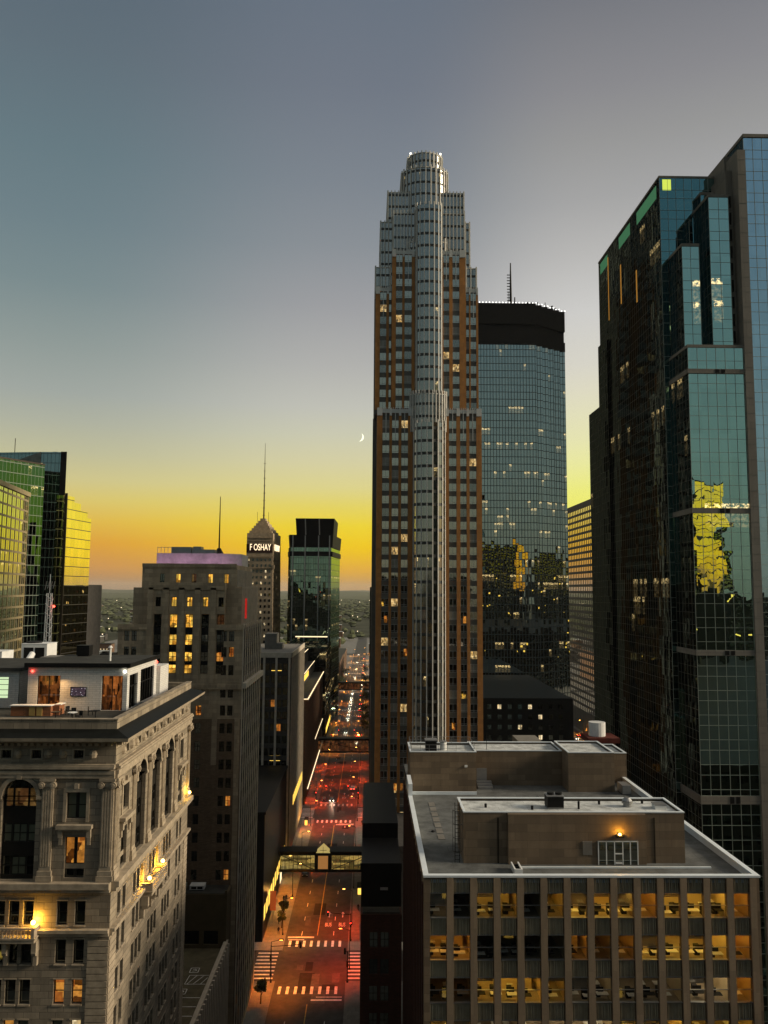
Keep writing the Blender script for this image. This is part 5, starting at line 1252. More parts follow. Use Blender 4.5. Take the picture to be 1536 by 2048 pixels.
m_ = MB(); fd.bar(m_, 1.85, 2.65, 59.1, 59.3, -.5, 0); K(m_, 'wall_light_hood', 'black_metal', p1)
m_ = MB(); m_.ball(fd.p(2.25, 59.35, -.25), .17); K(m_, 'wall_lamp', 'lamp_y', p1)
li = bpy.data.lights.new('door_light', 'POINT'); li.energy = 170; li.color = (1, .45, .03); li.shadow_soft_size = .12; lo = bpy.data.objects.new('door_light', li); COL.objects.link(lo); lo.location = Vector(fd.p(2.25, 59.45, -.45))-wloc(p1); lo.parent = p1
m_ = MB(); m_.box(16.1, 17.6, 121.9, 122.0, 56.25, 58.7); K(m_, 'door', 'metal', p3)
m_ = MB(); m_.box(13.9, 14.3, 118.25, 118.4, 59.6, 59.9); K(m_, 'wall_box', 'white_metal', p2)
# things standing on the roof
def onroof(name, label, cat, x, y, z, parts, group=None):
    t_ = thing(name, label, cat, (x, y, z), group)
    for nm, fn, mt in parts: m_ = MB(); fn(m_); K(m_, nm, mt, t_)
    return t_
onroof('condenser_unit', 'dark cube condenser unit with a fan on the white penthouse roof', 'air unit', 20.6, 91, 61.15, [('casing', lambda m: (m.box(19.7, 21.5, 90.2, 91.8, 61.35, 62.5)), 'black_metal'), ('top_plate', lambda m: m.box(19.65, 21.55, 90.15, 91.85, 62.5, 62.58), 'metal'), ('fan_ring', lambda m: (m.cyl((20.2, 91, 62.58), (20.2, 91, 62.8), .38, 12), m.cyl((21.1, 91, 62.58), (21.1, 91, 62.8), .38, 12)), 'black_metal'), ('rail', lambda m: (m.box(19.7, 21.5, 90.3, 90.45, 61.15, 61.35), m.box(19.7, 21.5, 91.5, 91.65, 61.15, 61.35)), 'metal')])
onroof('mushroom_vent', 'round ribbed metal vent on the white penthouse roof', 'vent', 28.9, 91.5, 61.15, [('neck', lambda m: m.cyl((28.9, 91.5, 61.15), (28.9, 91.5, 61.55), .45, 14), 'metal'), ('hood', lambda m: (m.cyl((28.9, 91.5, 61.55), (28.9, 91.5, 61.75), .62, 14, r1=.6), m.cyl((28.9, 91.5, 61.8), (28.9, 91.5, 62.15), .55, 14, r1=.3)), 'metal')])
onroof('roof_hatch', 'white square roof hatch near the right end of the penthouse roof', 'roof hatch', 32.2, 90.8, 61.15, [('curb', lambda m: m.box(31.6, 32.8, 90.2, 91.4, 61.15, 61.6), 'white_metal'), ('lid', lambda m: m.box(31.55, 32.85, 90.15, 91.45, 61.6, 61.68), 'metal')])
onroof('vent_stack', 'thin black vent stack right of the condenser unit', 'vent', 23.2, 90.5, 61.15, [('pipe', lambda m: m.cyl((23.2, 90.5, 61.15), (23.2, 90.5, 61.95), .12, 8), 'black_metal')])
onroof('leaning_frame', 'white frame leaning on the roof edge below the penthouse', 'frame', 15.3, 84.3, 56.2, [('frame', lambda m: (m.box(14.9, 15.05, 84, 86.3, 56.25, 56.9), m.box(15.6, 15.75, 84, 86.3, 56.25, 56.9), m.box(15.05, 15.6, 84, 84.15, 56.25, 56.9)), 'white_metal'), ('slats', lambda m: [m.box(15.05, 15.6, 84.5+k*.6, 84.7+k*.6, 56.3, 56.8) for k in range(3)], 'black_metal')])
onroof('skylight_box', 'pale box against the right hand parapet of the office roof', 'box', 36.8, 100, 56.2, [('curb', lambda m: m.box(36, 37.6, 99, 100.2, 56.2, 56.7), 'white_metal'), ('lid', lambda m: m.box(35.95, 37.65, 98.95, 100.25, 56.7, 56.78), 'coping')])
onroof('plant_box', 'dark plant box beside the right penthouse on the office roof', 'box', 36.9, 117, 56.2, [('casing', lambda m: m.box(36.2, 37.4, 116.5, 119, 56.3, 57.5), 'metal'), ('base', lambda m: m.box(36.2, 37.4, 116.5, 119, 56.2, 56.3), 'black_metal')])
onroof('boxed_chimney', 'boxy dark chimney unit on the back left penthouse', 'air unit', 9.3, 121, 61.45, [('casing', lambda m: m.box(8.4, 10, 120, 121.6, 61.5, 63.0), 'black_metal'), ('cap', lambda m: m.box(8.3, 10.1, 119.9, 121.7, 63.0, 63.15), 'metal')])
onroof('small_tank', 'small pale tank beside the boxy chimney unit', 'tank', 11.1, 121.5, 61.45, [('drum', lambda m: m.cyl((11.1, 121.5, 61.45), (11.1, 121.5, 62.6), .5, 12), 'white_metal'), ('lid', lambda m: m.cyl((11.1, 121.5, 62.6), (11.1, 121.5, 62.7), .55, 12), 'metal')])
onroof('white_water_tank', 'white round tank with a red roofed base behind the office penthouses', 'tank', 38.6, 134, 60, [('drum', lambda m: m.cyl((37.6, 134, 61.4), (37.6, 134, 63.6), 1.35, 18), 'white_metal'), ('red_base', lambda m: m.box(35.5, 40.6, 131.5, 136.5, 60.6, 61.4), mat_plain('dull_red_roof', (.09, .018, .012))), ('stand', lambda m: m.box(36, 40, 132, 136, 56.2, 60.6), 'office_stone')])
onroof('roof_aerial', 'thin upright aerial on the middle back penthouse', 'aerial', 17.6, 124, 61, [('rod', lambda m: m.cyl((17.9, 124, 60.9), (17.9, 124, 63.6), .04, 5), 'black_metal')])
def cage(m):
    for dx in (0, .5): m.cyl((9.6+dx-.3, 88.2, 56.2), (9.6+dx-.3, 88.2, 62.4), .035, 5)
    for k in range(15): m.cyl((9.3, 88.2, 56.5+k*.4), (9.8, 88.2, 56.5+k*.4), .025, 4)
    for k in range(4):
        z = 57.5+k*1.4; c0 = Vector((9.55, 88.0, z))
        for i in range(10):
            a0, a1 = math.pi*(1+i/10), math.pi*(1+(i+1)/10); m.cyl(c0+Vector((.5*math.cos(a0), .7*math.sin(a0), 0)), c0+Vector((.5*math.cos(a1), .7*math.sin(a1), 0)), .03, 4)
    for i in (0, 3, 5, 7, 10): a0 = math.pi*(1+i/10); m.cyl(c0+Vector((.5*math.cos(a0), .7*math.sin(a0), -4.2)), c0+Vector((.5*math.cos(a0), .7*math.sin(a0), 0)), .03, 4)
onroof('cage_ladder', 'black caged ladder fixed at the left end of the front penthouse', 'ladder', 9.6, 88.2, 56.2, [('ladder', cage, 'black_metal')])
def rail(m):
    for x in fr(6.2, 15.4, 1.3): m.cyl((x, 118.6, 61.7), (x, 118.6, 62.7), .03, 4); m.cyl((x, 125.2, 61.7), (x, 125.2, 62.7), .03, 4)
    for z in (62.2, 62.7):
        m.cyl((6.2, 118.6, z), (15.4, 118.6, z), .03, 4); m.cyl((6.2, 118.6, z), (6.2, 125.2, z), .03, 4); m.cyl((15.4, 118.6, z), (15.4, 125.2, z), .03, 4); m.cyl((6.2, 125.2, z), (15.4, 125.2, z), .03, 4)
onroof('roof_railing', 'thin grey railing round the back left penthouse roof', 'railing', 10.8, 122, 61.5, [('rails', rail, 'metal')])
onroof('low_steps', 'low grey metal steps at the grey door of the back penthouse', 'steps', 16.8, 121, 56.2, [('tread', lambda m: [m.box(16, 18.2, 119.6+k*.7, 120.3+k*.7, 56.2, 56.5+k*.25) for k in range(3)], 'metal')])
onroof('small_vent_cowl', 'small white vent cowl between the two rows of penthouses', 'vent', 26.2, 113, 56.2, [('pipe', lambda m: m.cyl((26.2, 113, 56.2), (26.2, 113, 57), .25, 10), 'white_metal'), ('cowl', lambda m: m.box(25.7, 26.7, 112.6, 113.4, 57, 57.4), 'metal')])

# dark red brick building wedged between the street and the office
db = thing('dark_red_brick_building', 'unlit dark red brick building squeezed between the office block and the street', 'building', (2.4, 150, 0))
slab(db, -1.0, 5.3, 128, 176, .14, 35.5, 'red_brick', cols=[2.0, 3.7], rows=fr(4.5, 33, 3.9), ww=1.3, wh=2.2, panes=('pane',), probs=(1,), style='ms', cap=20)
mb = MB(); mb.box(-1.0, 5.3, 130.5, 176, 35.7, 41.5); mb.box(-1.15, 5.35, 130.3, 130.5, 41.0, 42.3); mb.box(-1.0, 5.3, 146, 176, 41.5, 44); K(mb, 'setback_storeys', 'black_metal', db)
mb = MB(); mb.box(2.0, 3.2, 129.9, 130.0, 38.4, 38.8); K(mb, 'pale_plate', 'metal', db)

# ------------------------------------------------------------------ far left glass group
cgl = mat_curtain('green_stone_glass', (.75, .85, .55, 1), 2.6, 3.9, .22, .5, (.30, .25, .13, 1), lit=.07, tilt=.008, wave=.015, wscale=.1, lums=1.0)
l1 = thing('gridded_office_tower', 'gold and stone gridded office tower at the far left edge', 'building', (-135, 290, 0))
d_ = Vector((-.148, .989)); p_far = Vector((-128.0, 300.0)); p_near = p_far-d_*62
mb = MB(); mb.prism([tuple(p_near-Vector((30, 0))), tuple(p_near), tuple(p_far), tuple(p_far-Vector((40, 0)))], .14, 119.6); K(mb, 'glass_wall', cgl, l1)
f = Face(p_near.x, p_near.y, d_.x, d_.y); mb = MB(); mm = MB()
for k in range(13): f.bar(mb, k*5.15-.3, k*5.15+.3, .2, 119.6, -.12, 0)
for z in fr(4, 119, 3.9): f.bar(mb, 0, 62, z-.35, z+.35, -.08, 0)
for k in range(25): f.bar(mm, k*2.58-.08, k*2.58+.08, .2, 119.6, -.05, 0)
f.bar(mb, -.4, 62.4, 118.8, 120.4, -.6, 0); K(mb, 'stone_grid', mat_plain('tan_stone_grid', (.34, .27, .15), .7, var=.15), l1); K(mm, 'mullions', 'rand_trim', l1)
l2 = thing('green_glass_office_tower', 'green mirror glass office tower rising behind the gold gridded one at the far left', 'building', (-150, 320, 0))
cg2 = mat_curtain('leaf_green_mirror_glass', (.022, .05, .036, 1), 1.6, 3.9, .1, .28, (.1, .13, .1, 1), lit=.03, tilt=.02, wave=.05, wscale=.06, lums=1.0)
mb = MB(); mb.prism([(-165, 290), (-142, 297.5), (-130.2, 318.5), (-150, 335), (-175, 330)], .14, 133.6); K(mb, 'glass_wall', cg2, l2)
mb = MB(); mb.prism([(-165, 289.8), (-141.9, 297.3), (-130.0, 318.5), (-150, 335.2), (-175, 330)], 133.6, 134.2); K(mb, 'roof_edge', 'bronze', l2)
l3 = thing('dark_blue_glass_tower', 'slim dark blue glass tower with black edge, tallest of the far left group', 'building', (-140, 340, 0))
cb = mat_curtain('navy_mirror_glass', (.3, .42, .45, 1), 1.6, 3.9, .12, .2, (.01, .015, .018, 1), lit=.03, tilt=.01, wave=.02, wscale=.06, lums=1.2)
mb = MB(); mb.prism([(-160, 334), (-137, 331), (-128.3, 331), (-134.2, 347), (-160, 347)], .14, 141.2, 0); K(mb, 'glass_wall', cb, l3)
mb = MB(); mb.prism([(-128.6, 330.2), (-126.1, 330.2), (-132.5, 347), (-134.1, 347)], .14, 141.25); K(mb, 'black_edge', 'black_metal', l3)
mb = MB(); mb.cyl((-133.5, 338, 141), (-133.5, 338, 142.2), 1.8, 14); mb.cyl((-152, 340, 141.2), (-152, 340, 148.5), .15, 5); K(mb, 'roof_plant', 'bronze', l3)
mb = MB(); mb.poly([(-165, 334, 132), (-137, 332, 141.2), (-137, 346, 141.2), (-165, 346, 132)]); mb.poly([(-165, 333.8, 120), (-137, 330.8, 120), (-137, 330.8, 141.2), (-165, 333.8, 132)]); K(mb, 'sloped_roof', mat_plain('grey_green_roof', (.18, .2, .18)), l3)
l4 = thing('gold_glass_wing', 'stepped glass wing mirroring the gold sunset, right of the dark blue tower', 'building', (-130, 345, 0))
cgo = mat_curtain('gold_mirror_glass', (1.0, .82, .42, 1), 3.2, 3.9, .05, .3, (.03, .026, .02, 1), lit=.0, tilt=.004, wave=.01, wscale=.05)
mb = MB(); wd = Vector((.1045, .9945)); wp = Vector((-124.0, 326.2)); wn_ = Vector((-.9945, .1045))
for (ta, tb, z, dp_) in ((0, 7.2, 122.6, 4), (7.2, 13.1, 120.4, 8), (13.1, 19.5, 117.5, 12), (19.5, 23.2, 115.0, 16)):
    a_, b_ = wp+wd*ta, wp+wd*tb; mb.prism([tuple(a_+wn_*dp_), tuple(a_), tuple(b_), tuple(b_+wn_*dp_)], .14, z)
K(mb, 'glass_wall', cgo, l4)
mb = MB(); mb.box(-124.3, -123.4, 325.6, 326.2, .14, 123.4); K(mb, 'edge_strip', 'bronze', l4)
# brown slab beyond the gold wing
bs_ = thing('brown_residential_slab', 'plain brown residential slab just right of the gold glass wing', 'building', (-135, 420, 0))
slab(bs_, -150, -142.5, 404, 430, .14, 86.5, 'dark_conc', cols=[1.5, 3.5, 5.5], rows=fr(60, 84, 3), ww=1, wh=1.2, panes=('pane', 'lit_d'), probs=(.7, .3), cap=20)
# lattice mast with a red light
la = thing('lattice_mast', 'white lattice mast with a red light in front of the far left towers', 'mast', (-59.3, 150, 71.5))
mb = MB(); x0, y0 = -59.3, 150.0
for sx_, sy_ in ((-.5, -.5), (.5, -.5), (.5, .5), (-.5, .5)): mb.cyl((x0+sx_, y0+sy_, 71.5), (x0+sx_*.7, y0+sy_*.7, 84), .09, 5)
z = 71.7; k = 0
while z < 83.5:
    for (a, b) in (((-.5, -.5), (.5, -.5)), ((.5, -.5), (.5, .5))):
        p, q = ((x0+a[0], y0+a[1], z), (x0+b[0], y0+b[1], z+.8)) if k % 2 else ((x0+b[0], y0+b[1], z), (x0+a[0], y0+a[1], z+.8)); mb.cyl(p, q, .06, 4)
    z += .8; k += 1
mb.cyl((x0, y0, 84), (x0, y0, 87.5), .06, 5); K(mb, 'lattice', 'white_metal', la)
mb = MB()
for a in range(4): mb.cyl((x0-.9+.5*a, y0, 84.6+.3*(a % 2)), (x0-.6+.5*a, y0, 86.2), .06, 5)
mb.cyl((x0-.9, y0, 85.4), (x0+1.1, y0, 85.4), .05, 4); K(mb, 'aerials', 'metal', la)
mb = MB(); mb.ball((x0+1.0, y0-.3, 81.6), .22); K(mb, 'red_light', 'lamp_r', la)

# ------------------------------------------------------------------ moon: thin crescent lit from the lower right
mb = MB(); D = 60000.0; c0 = Vector((-.0145*D*1.0, D, 85+0.1925*D)); Rm = 320.0
dirm = (c0-Vector((0, 0, 85))).normalized(); rx_ = dirm.cross(Vector((0, 0, 1))).normalized(); uy = rx_.cross(dirm)
tilt = R(-18); A = []; B = []
for i in range(17):
    a = -math.pi/2+math.pi*i/16; A.append((Rm*math.cos(a), Rm*math.sin(a))); B.append((Rm*.55*math.cos(a), Rm*math.sin(a)))
def mp3(p, d): x = p[0]*math.cos(tilt)-p[1]*math.sin(tilt); y = p[0]*math.sin(tilt)+p[1]*math.cos(tilt); return c0+rx_*x+uy*y+dirm*d
for i in range(16):
    mb.poly([mp3(B[i], 0), mp3(A[i], 0), mp3(A[i+1], 0), mp3(B[i+1], 0)]); mb.poly([mp3(A[i], 0), mp3(A[i], 60), mp3(A[i+1], 60), mp3(A[i+1], 0)])
tag(K(mb, 'moon', 'moon'), 'thin pale crescent moon in the sky left of the tallest skyscraper', 'moon')
# blinds behind some office windows, conduits and stains on the roof
rb_ = random.Random(21)
for i, s0 in enumerate(sills[:4]):
    for b in range(NB):
        if rb_.random() < .3:
            u = U0+b*PITCH; dr = rb_.choice((.4, .7, 1.1)); m_ = MB(); f0 = Face(OX0, OY0, 1, 0)
            for k in range(int(dr/.1)): f0.bar(m_, u+.04, u+WWD-.04, s0+2.26-k*.1-.07, s0+2.26-k*.1, .34, .37)
            K(m_, 'blind', 'conc', of)
def runp(m, pts, r=.05):
    for a, b in zip(pts, pts[1:]): m.cyl(a, b, r, 6)
onroof('roof_conduit', 'thin grey conduit running across the office roof between the penthouses', 'pipe', 20, 104, 56.2, [('pipe', lambda m: runp(m, [(12, 97, 56.3), (12, 108, 56.3), (24, 108, 56.3), (24, 116, 56.3)]), 'metal')])
onroof('roof_drain', 'small round roof drain dome on the left of the grey office roof', 'drain', 7.8, 99, 56.2, [('dome', lambda m: m.ball((7.8, 99, 56.25), .25, n=8, k=4, sz=.6), 'black_metal')])
for k, (x, y, lb) in enumerate(((18.0, 90.2, 'short black vent stub on the white penthouse roof, left of the condenser unit'), (26.0, 92.4, 'short black vent stub on the white penthouse roof, left of the ribbed vent'), (31.0, 92.8, 'short black vent stub near the roof hatch'), (13.0, 91, 'low dark vent near the left end of the white penthouse roof'))):
    onroof('vent_stub', lb, 'vent', x, y, 61.15, [('pipe', lambda m: m.cyl((x, y, 61.15), (x, y, 61.55), .14, 8), 'black_metal')], 'vent stubs on the penthouse roof')
onroof('access_panel', 'low grey walkway pads laid along the grey office roof', 'walkway', 7.5, 105, 56.2, [('pad', lambda m: [m.box(8.2, 9.0, 96+j*2.4, 97.8+j*2.4, 56.21, 56.25) for j in range(7)], 'conc')])
m_ = MB(); f0 = Face(10.2, 88.0, 1, 0)
f0.bar(m_, 12.6, 13.6, 57.2, 58.6, -.52, -.45); K(m_, 'wall_grille', 'conc', p1)
m_ = MB(); f0.bar(m_, 3.6, 3.75, 56.2, 60.9, -.06, 0); f0.bar(m_, 20.4, 20.5, 56.2, 60.9, -.06, 0); K(m_, 'downpipe', 'bronze', p1)

# ------------------------------------------------------------------ skyways across the street
def skyway(y, z0, z1, label, gable, glass, depth=5):
    t_ = thing('skyway_bridge', label, 'footbridge', (-12.5, y, 0), 'enclosed footbridges over the street')
    mb = MB(); mb.box(-25.3, .2, y, y+depth, z1-.5, z1+.3); mb.box(-25.3, .2, y, y+depth, z0-.7, z0); mb.box(-25.3, .2, y+.1, y+depth-.1, z1+.3, z1+.5)
    K(mb, 'deck_and_roof', 'black_metal', t_)
    for sx_, (a, b) in enumerate(((-24.8, -15.1), (-10.3, -.2)) if gable else ((-24.8, -.2),)):
        mb = MB(); f = Face(a, y+.25, 1, 0); f.quad(mb, 0, b-a, z0, z1-.5, 0, 0); K(mb, 'lit_glazing', glass, t_)
        mb = MB(); n = 8
        for k in range(n+1): u = (b-a)*k/n; f.bar(mb, u-.05, u+.05, z0, z1-.5, -.1, 0)
        for (p, q) in (((0, z1-.5), ((b-a), z0)) if sx_ == 0 else ((0, z0), ((b-a), z1-.5)),): mb.cyl(f.p(p[0], p[1], -.15), f.p(q[0], q[1], -.15), .1, 5)
        K(mb, 'mullions', 'black_metal', t_)
    if gable:
        mb = MB(); f = Face(-15.0, y-.4, 1, 0); f.bar(mb, 0, 4.6, z0-.4, z1+.2, 0, depth*.5); K(mb, 'centre_bay', 'black_metal', t_)
        mb = MB(); f.bar(mb, .9, 3.7, z0+.3, z1-.5, -.04, 0); K(mb, 'centre_window', mat_emit('amber_brick_light', (.8, .35, .1, 1), .4), t_)
        mb = MB(); mb.poly([f.p(.3, z1+.3, -.05), f.p(4.3, z1+.3, -.05), f.p(2.3, z1+2.1, -.05)]); mb.poly([f.p(4.3, z1+.3, -.05), f.p(4.3, z1+.3, 3), f.p(2.3, z1+2.1, 3), f.p(2.3, z1+2.1, -.05)]); mb.poly([f.p(.3, z1+.3, 3), f.p(.3, z1+.3, -.05), f.p(2.3, z1+2.1, -.05), f.p(2.3, z1+2.1, 3)])
        K(mb, 'glass_gable', mat_emit('gable_light', (1, .75, .25, 1), .45), t_)
        mb = MB(); f.bar(mb, 2.25, 2.35, z1+.3, z1+2.1, -.12, -.05); f.bar(mb, 1.3, 3.3, z1+1.0, z1+1.1, -.12, -.05); K(mb, 'gable_bars', 'black_metal', t_)
skg = mat_lit('skyway_light', (.75, .5, .12, 1), (.6, .45, .14, 1), .55, .5, (.4, .4, 2.5)); M['skg'] = skg
skd = mat_lit('dim_skyway_light', (.4, .14, .04, 1), (.08, .04, .02, 1), .35, .9); M['skd'] = skd
skyway(237, 5.6, 10.0, 'nearest enclosed footbridge over the street, with a lit glass gable in the middle', True, 'skg')
skyway(403, 6, 11.6, 'second enclosed footbridge over the street, dark with dim glazing', False, 'skd')
skyway(650, 6, 11, 'third and farthest enclosed footbridge over the street, a dark bar', False, 'skd')

# ------------------------------------------------------------------ street lamps, signals, trees, cars, people
def spot(parent, loc, e, col, ang=130, blend=.6, size=.3):
    li = bpy.data.lights.new('lamp_light', 'SPOT'); li.energy = e; li.color = col; li.spot_size = R(ang); li.spot_blend = blend; li.shadow_soft_size = size
    lo = bpy.data.objects.new('lamp_light', li); COL.objects.link(lo); lo.location = Vector(loc)-wloc(parent); lo.parent = parent
def street_lamp(x, y, dirx, label, e, col, lampmat='lamp_o'):
    t_ = thing('street_lamp', label, 'street lamp', (x, y, .14), 'street lamps along the main street')
    mb = MB(); mb.cyl((x, y, .14), (x, y, 8.6), .1, 8, r1=.06); mb.cyl((x, y, .14), (x, y, .7), .2, 8, r1=.14); K(mb, 'pole', 'black_metal', t_)
    mb = MB(); mb.cyl((x, y, 8.5), (x+dirx*2.0, y, 9.0), .05, 6); K(mb, 'arm', 'black_metal', t_)
    mb = MB(); mb.box(x+dirx*1.7-.1, x+dirx*2.5+.1, y-.2, y+.2, 8.98, 9.12); K(mb, 'lamp_head', 'black_metal', t_)
    mb = MB(); mb.box(x+dirx*1.8, x+dirx*2.4, y-.14, y+.14, 8.9, 8.975); K(mb, 'lens', lampmat, t_)
    spot(t_, (x+dirx*2.1, y, 8.8), e, col)
AM = (1, .24, .015); RDC = (1, .06, .006); YL = (1, .6, .2)
names = ['near the closest crossing', 'past the closest crossing', 'before the gabled footbridge', 'behind the gabled footbridge', 'at the second crossing', 'past the second crossing', 'before the dark footbridge', 'behind the dark footbridge', 'at the third crossing', 'beyond the third crossing', 'at the fourth crossing', 'beyond the fourth crossing', 'near the farthest footbridge', 'past the farthest footbridge']
for k, y in enumerate((183, 207, 232, 262, 299, 330, 360, 392, 432, 470, 520, 560, 610, 680)):
    red = 250 < y < 420
    street_lamp(-20.8, y, 1, 'dark street lamp on the left pavement '+names[k], 12000, RDC if red else AM)
    street_lamp(-3.9, y+6, -1, 'dark street lamp on the right pavement '+names[k], 9500 if y > 180 else 4500, RDC if y < 420 else AM)
for k, y in enumerate((740, 800, 870, 950, 1040)):
    street_lamp(-20.8, y, 1, 'tiny street lamp far down the left pavement, %s beyond the farthest footbridge' % ('first', 'second', 'third', 'fourth', 'fifth')[k], 26000, (1, .4, .08))
    street_lamp(-3.9, y+30, -1, 'tiny street lamp far down the right pavement, %s beyond the farthest footbridge' % ('first', 'second', 'third', 'fourth', 'fifth')[k], 26000, (1, .4, .08))
# red wash of the signals, shopfront spill
for (x, y, z, e, c_) in ((-23.5, 222, 5, 1500, (1, .5, .1)), (-23.2, 243, 4, 700, (1, .5, .1)), (-23, 290, 4, 1600, (1, .45, .06))):
    li = bpy.data.lights.new('shopfront_light', 'POINT'); li.energy = e; li.color = c_; li.shadow_soft_size = .6; lo = bpy.data.objects.new('shopfront_light', li); COL.objects.link(lo); lo.location = (x, y, z)
def signal(x, y, dirx, label, arm=6.5, red=True):
    t_ = thing('traffic_signal', label, 'traffic signal', (x, y, .14), 'traffic signals')
    mb = MB(); mb.cyl((x, y, .14), (x, y, 6.6), .13, 8, r1=.09); mb.cyl((x, y, .14), (x, y, .6), .25, 8); K(mb, 'pole', 'black_metal', t_)
    mb = MB(); mb.cyl((x, y, 6.3), (x+dirx*arm, y, 6.7), .08, 6); K(mb, 'arm', 'black_metal', t_)
    for (px, py) in ((x+dirx*arm, y), (x, y-.3)):
        z = 6.1 if px != x else 3.6
        mb = MB(); mb.box(px-.22, px+.22, py-.2, py+.2, z-.1, z+1.15); o = K(mb, 'signal_head', 'black_metal', t_)
        mb = MB(); mb.cyl((px, py-.21, z+.9), (px, py-.26, z+.9), .13, 10); K(mb, 'red_lens', 'lamp_r', o) if red else K(mb, 'lens', 'black_metal', o)
signal(-21.2, 186, 1, 'traffic signal with a long arm on the left at the closest crossing', red=False)
signal(-4.2, 183, -1, 'unlit traffic signal on the right at the closest crossing', arm=.6, red=False)
signal(-4.0, 203.5, -1, 'red traffic signal with a long arm beyond the closest crossing', arm=5.5)
signal(-4.0, 329, -1, 'red traffic signal right of the second crossing', arm=4)
signal(-20.8, 329, 1, 'red traffic signal left of the second crossing', arm=4)
signal(-4.0, 457, -1, 'red traffic signal right of the third crossing', arm=4)
signal(-20.8, 457, 1, 'red traffic signal left of the third crossing', arm=4)

def tree(x, y, h, r, label, n=900, seed=1):
    t_ = thing('street_tree', label, 'tree', (x, y, .14), 'street trees'); rn = random.Random(seed)
    mb = MB(); mb.cyl((x, y, .14), (x+.1, y, h*.45), .16, 7, r1=.1)
    for k in range(6): a = k*1.05; mb.cyl((x+.1, y, h*(.35+.03*k)), (x+r*.6*math.cos(a), y+r*.6*math.sin(a), h*(.6+.05*k)), .06, 5, r1=.02)
    K(mb, 'trunk', 'bark', t_)
    mb = MB(); cl = [(x+r*.6*rn.uniform(-1, 1), y+r*.6*rn.uniform(-1, 1), h*rn.uniform(.5, .95), r*rn.uniform(.3, .55)) for _ in range(11)]
    for _ in range(n):
        c_ = rn.choice(cl); d = Vector((rn.gauss(0, 1), rn.gauss(0, 1), rn.gauss(0, .8))).normalized()*c_[3]*rn.random()**.4; p = Vector(c_[:3])+d
        a = Vector((rn.uniform(-1, 1), rn.uniform(-1, 1), rn.uniform(-1, 1))).normalized()*.24; b = a.orthogonal().normalized()*.2; mb.poly([p-a, p+b, p+a, p-b])
    K(mb, 'crown', 'leaf', t_); return t_
tl = [(-21.6, 216, 4.6, 1.3, 'slim dark tree on the left pavement just past the closest crossing'), (-21.5, 211, 4.2, 1.1, 'small dark tree on the left pavement corner by the closest crossing'), (-21.8, 174, 5, 1.3, 'dark tree at the bottom of the left pavement'),
      (-2.6, 480, 9, 3.6, 'dark street tree on the right past the third crossing'), (-2.6, 505, 10, 3.8, 'second dark street tree on the right past the third crossing'), (-2.6, 535, 10, 3.8, 'dark street tree on the right before the fourth crossing'), (-2.6, 590, 11, 4, 'dark street tree on the right past the fourth crossing'), (-2.4, 620, 11, 4, 'dark street tree on the right near the farthest footbridge'),
      (-22.6, 700, 11, 5, 'tree on the left beyond the farthest footbridge'), (-3, 720, 11, 5, 'tree on the right beyond the farthest footbridge'), (-22.6, 770, 12, 5, 'tree far down the left side of the street'), (-3, 800, 12, 5, 'tree far down the right side of the street')]
for k, (x, y, h, r_, lb) in enumerate(tl): tree(x, y, h, r_, lb, 700, k)

paints = [mat_plain('car_paint_%s' % n, c_, .25, .3, var=.05) for n, c_ in (('black', (.02, .02, .022)), ('silver', (.4, .4, .42)), ('white', (.65, .65, .65)), ('red', (.3, .02, .02)), ('blue', (.04, .07, .16)))]
tyre = mat_plain('tyre_rubber', (.02, .02, .02), .9)
def make_car(pi, on):
    """car pointing along local +y, origin on the road"""
    t_ = thing('car', 'x', 'car', (0, 0, 0), 'cars on the main street')
    mb = MB(); prof = [(-2.2, .35), (-2.25, .75), (-2.1, .95), (-1.35, 1.02), (-.75, 1.42), (.55, 1.45), (1.15, 1.0), (2.0, .86), (2.25, .65), (2.22, .32)]
    def sec(x, k): return [(x*(1 if z < 1.03 else .8), y, z) for y, z in prof]
    Lf, Rt = sec(-.9, 0), sec(.9, 0)
    mb.poly(Rt); mb.poly(Lf[::-1])
    for i in range(len(prof)): a, b = i, (i+1) % len(prof); mb.poly([Lf[a], Lf[b], Rt[b], Rt[a]])
    o = mb.obj('body', paints[pi]); o.parent = t_
    mb = MB(); mb.poly([(-.66, -1.28, 1.07), (.66, -1.28, 1.07), (.62, -.82, 1.4), (-.62, -.82, 1.4)]); mb.poly([(.66, 1.08, 1.08), (-.66, 1.08, 1.08), (-.62, .62, 1.42), (.62, .62, 1.42)])
    for s in (-1, 1): q = [(s*.78, -1.0, 1.08), (s*.8, .9, 1.08), (s*.74, .5, 1.38), (s*.74, -.7, 1.38)]; mb.poly(q if s > 0 else q[::-1])
    o = mb.obj('window', M['pane']); o.parent = t_
    for sx_ in (-.82, .82):
        for yy in (-1.4, 1.4): mb = MB(); mb.cyl((sx_-.1, yy, .33), (sx_+.1, yy, .33), .33, 12); o = mb.obj('wheel', tyre); o.parent = t_
    for sx_ in (-.65, .65):
        mb = MB(); mb.ball((sx_, 2.22, .66), .2, n=8, k=5, sz=.7); o = mb.obj('headlight', [M['lamp_w'] if on else M['metal']]); o.parent = t_
        mb = MB(); mb.box(sx_-.2, sx_+.2, -2.29, -2.2, .7, .88); o = mb.obj('tail_light', M['lamp_r'] if on else M['metal']); o.parent = t_
    if on:
        li = bpy.data.lights.new('beam', 'SPOT'); li.energy = 900; li.color = (1, .9, .6); li.spot_size = R(50); li.spot_blend = .8; li.shadow_soft_size = .2
        lo = bpy.data.objects.new('beam', li); COL.objects.link(lo); lo.parent = t_; lo.location = (0, 2.3, .8); lo.rotation_euler = (R(82), 0, 0)
    return t_
protos = {}
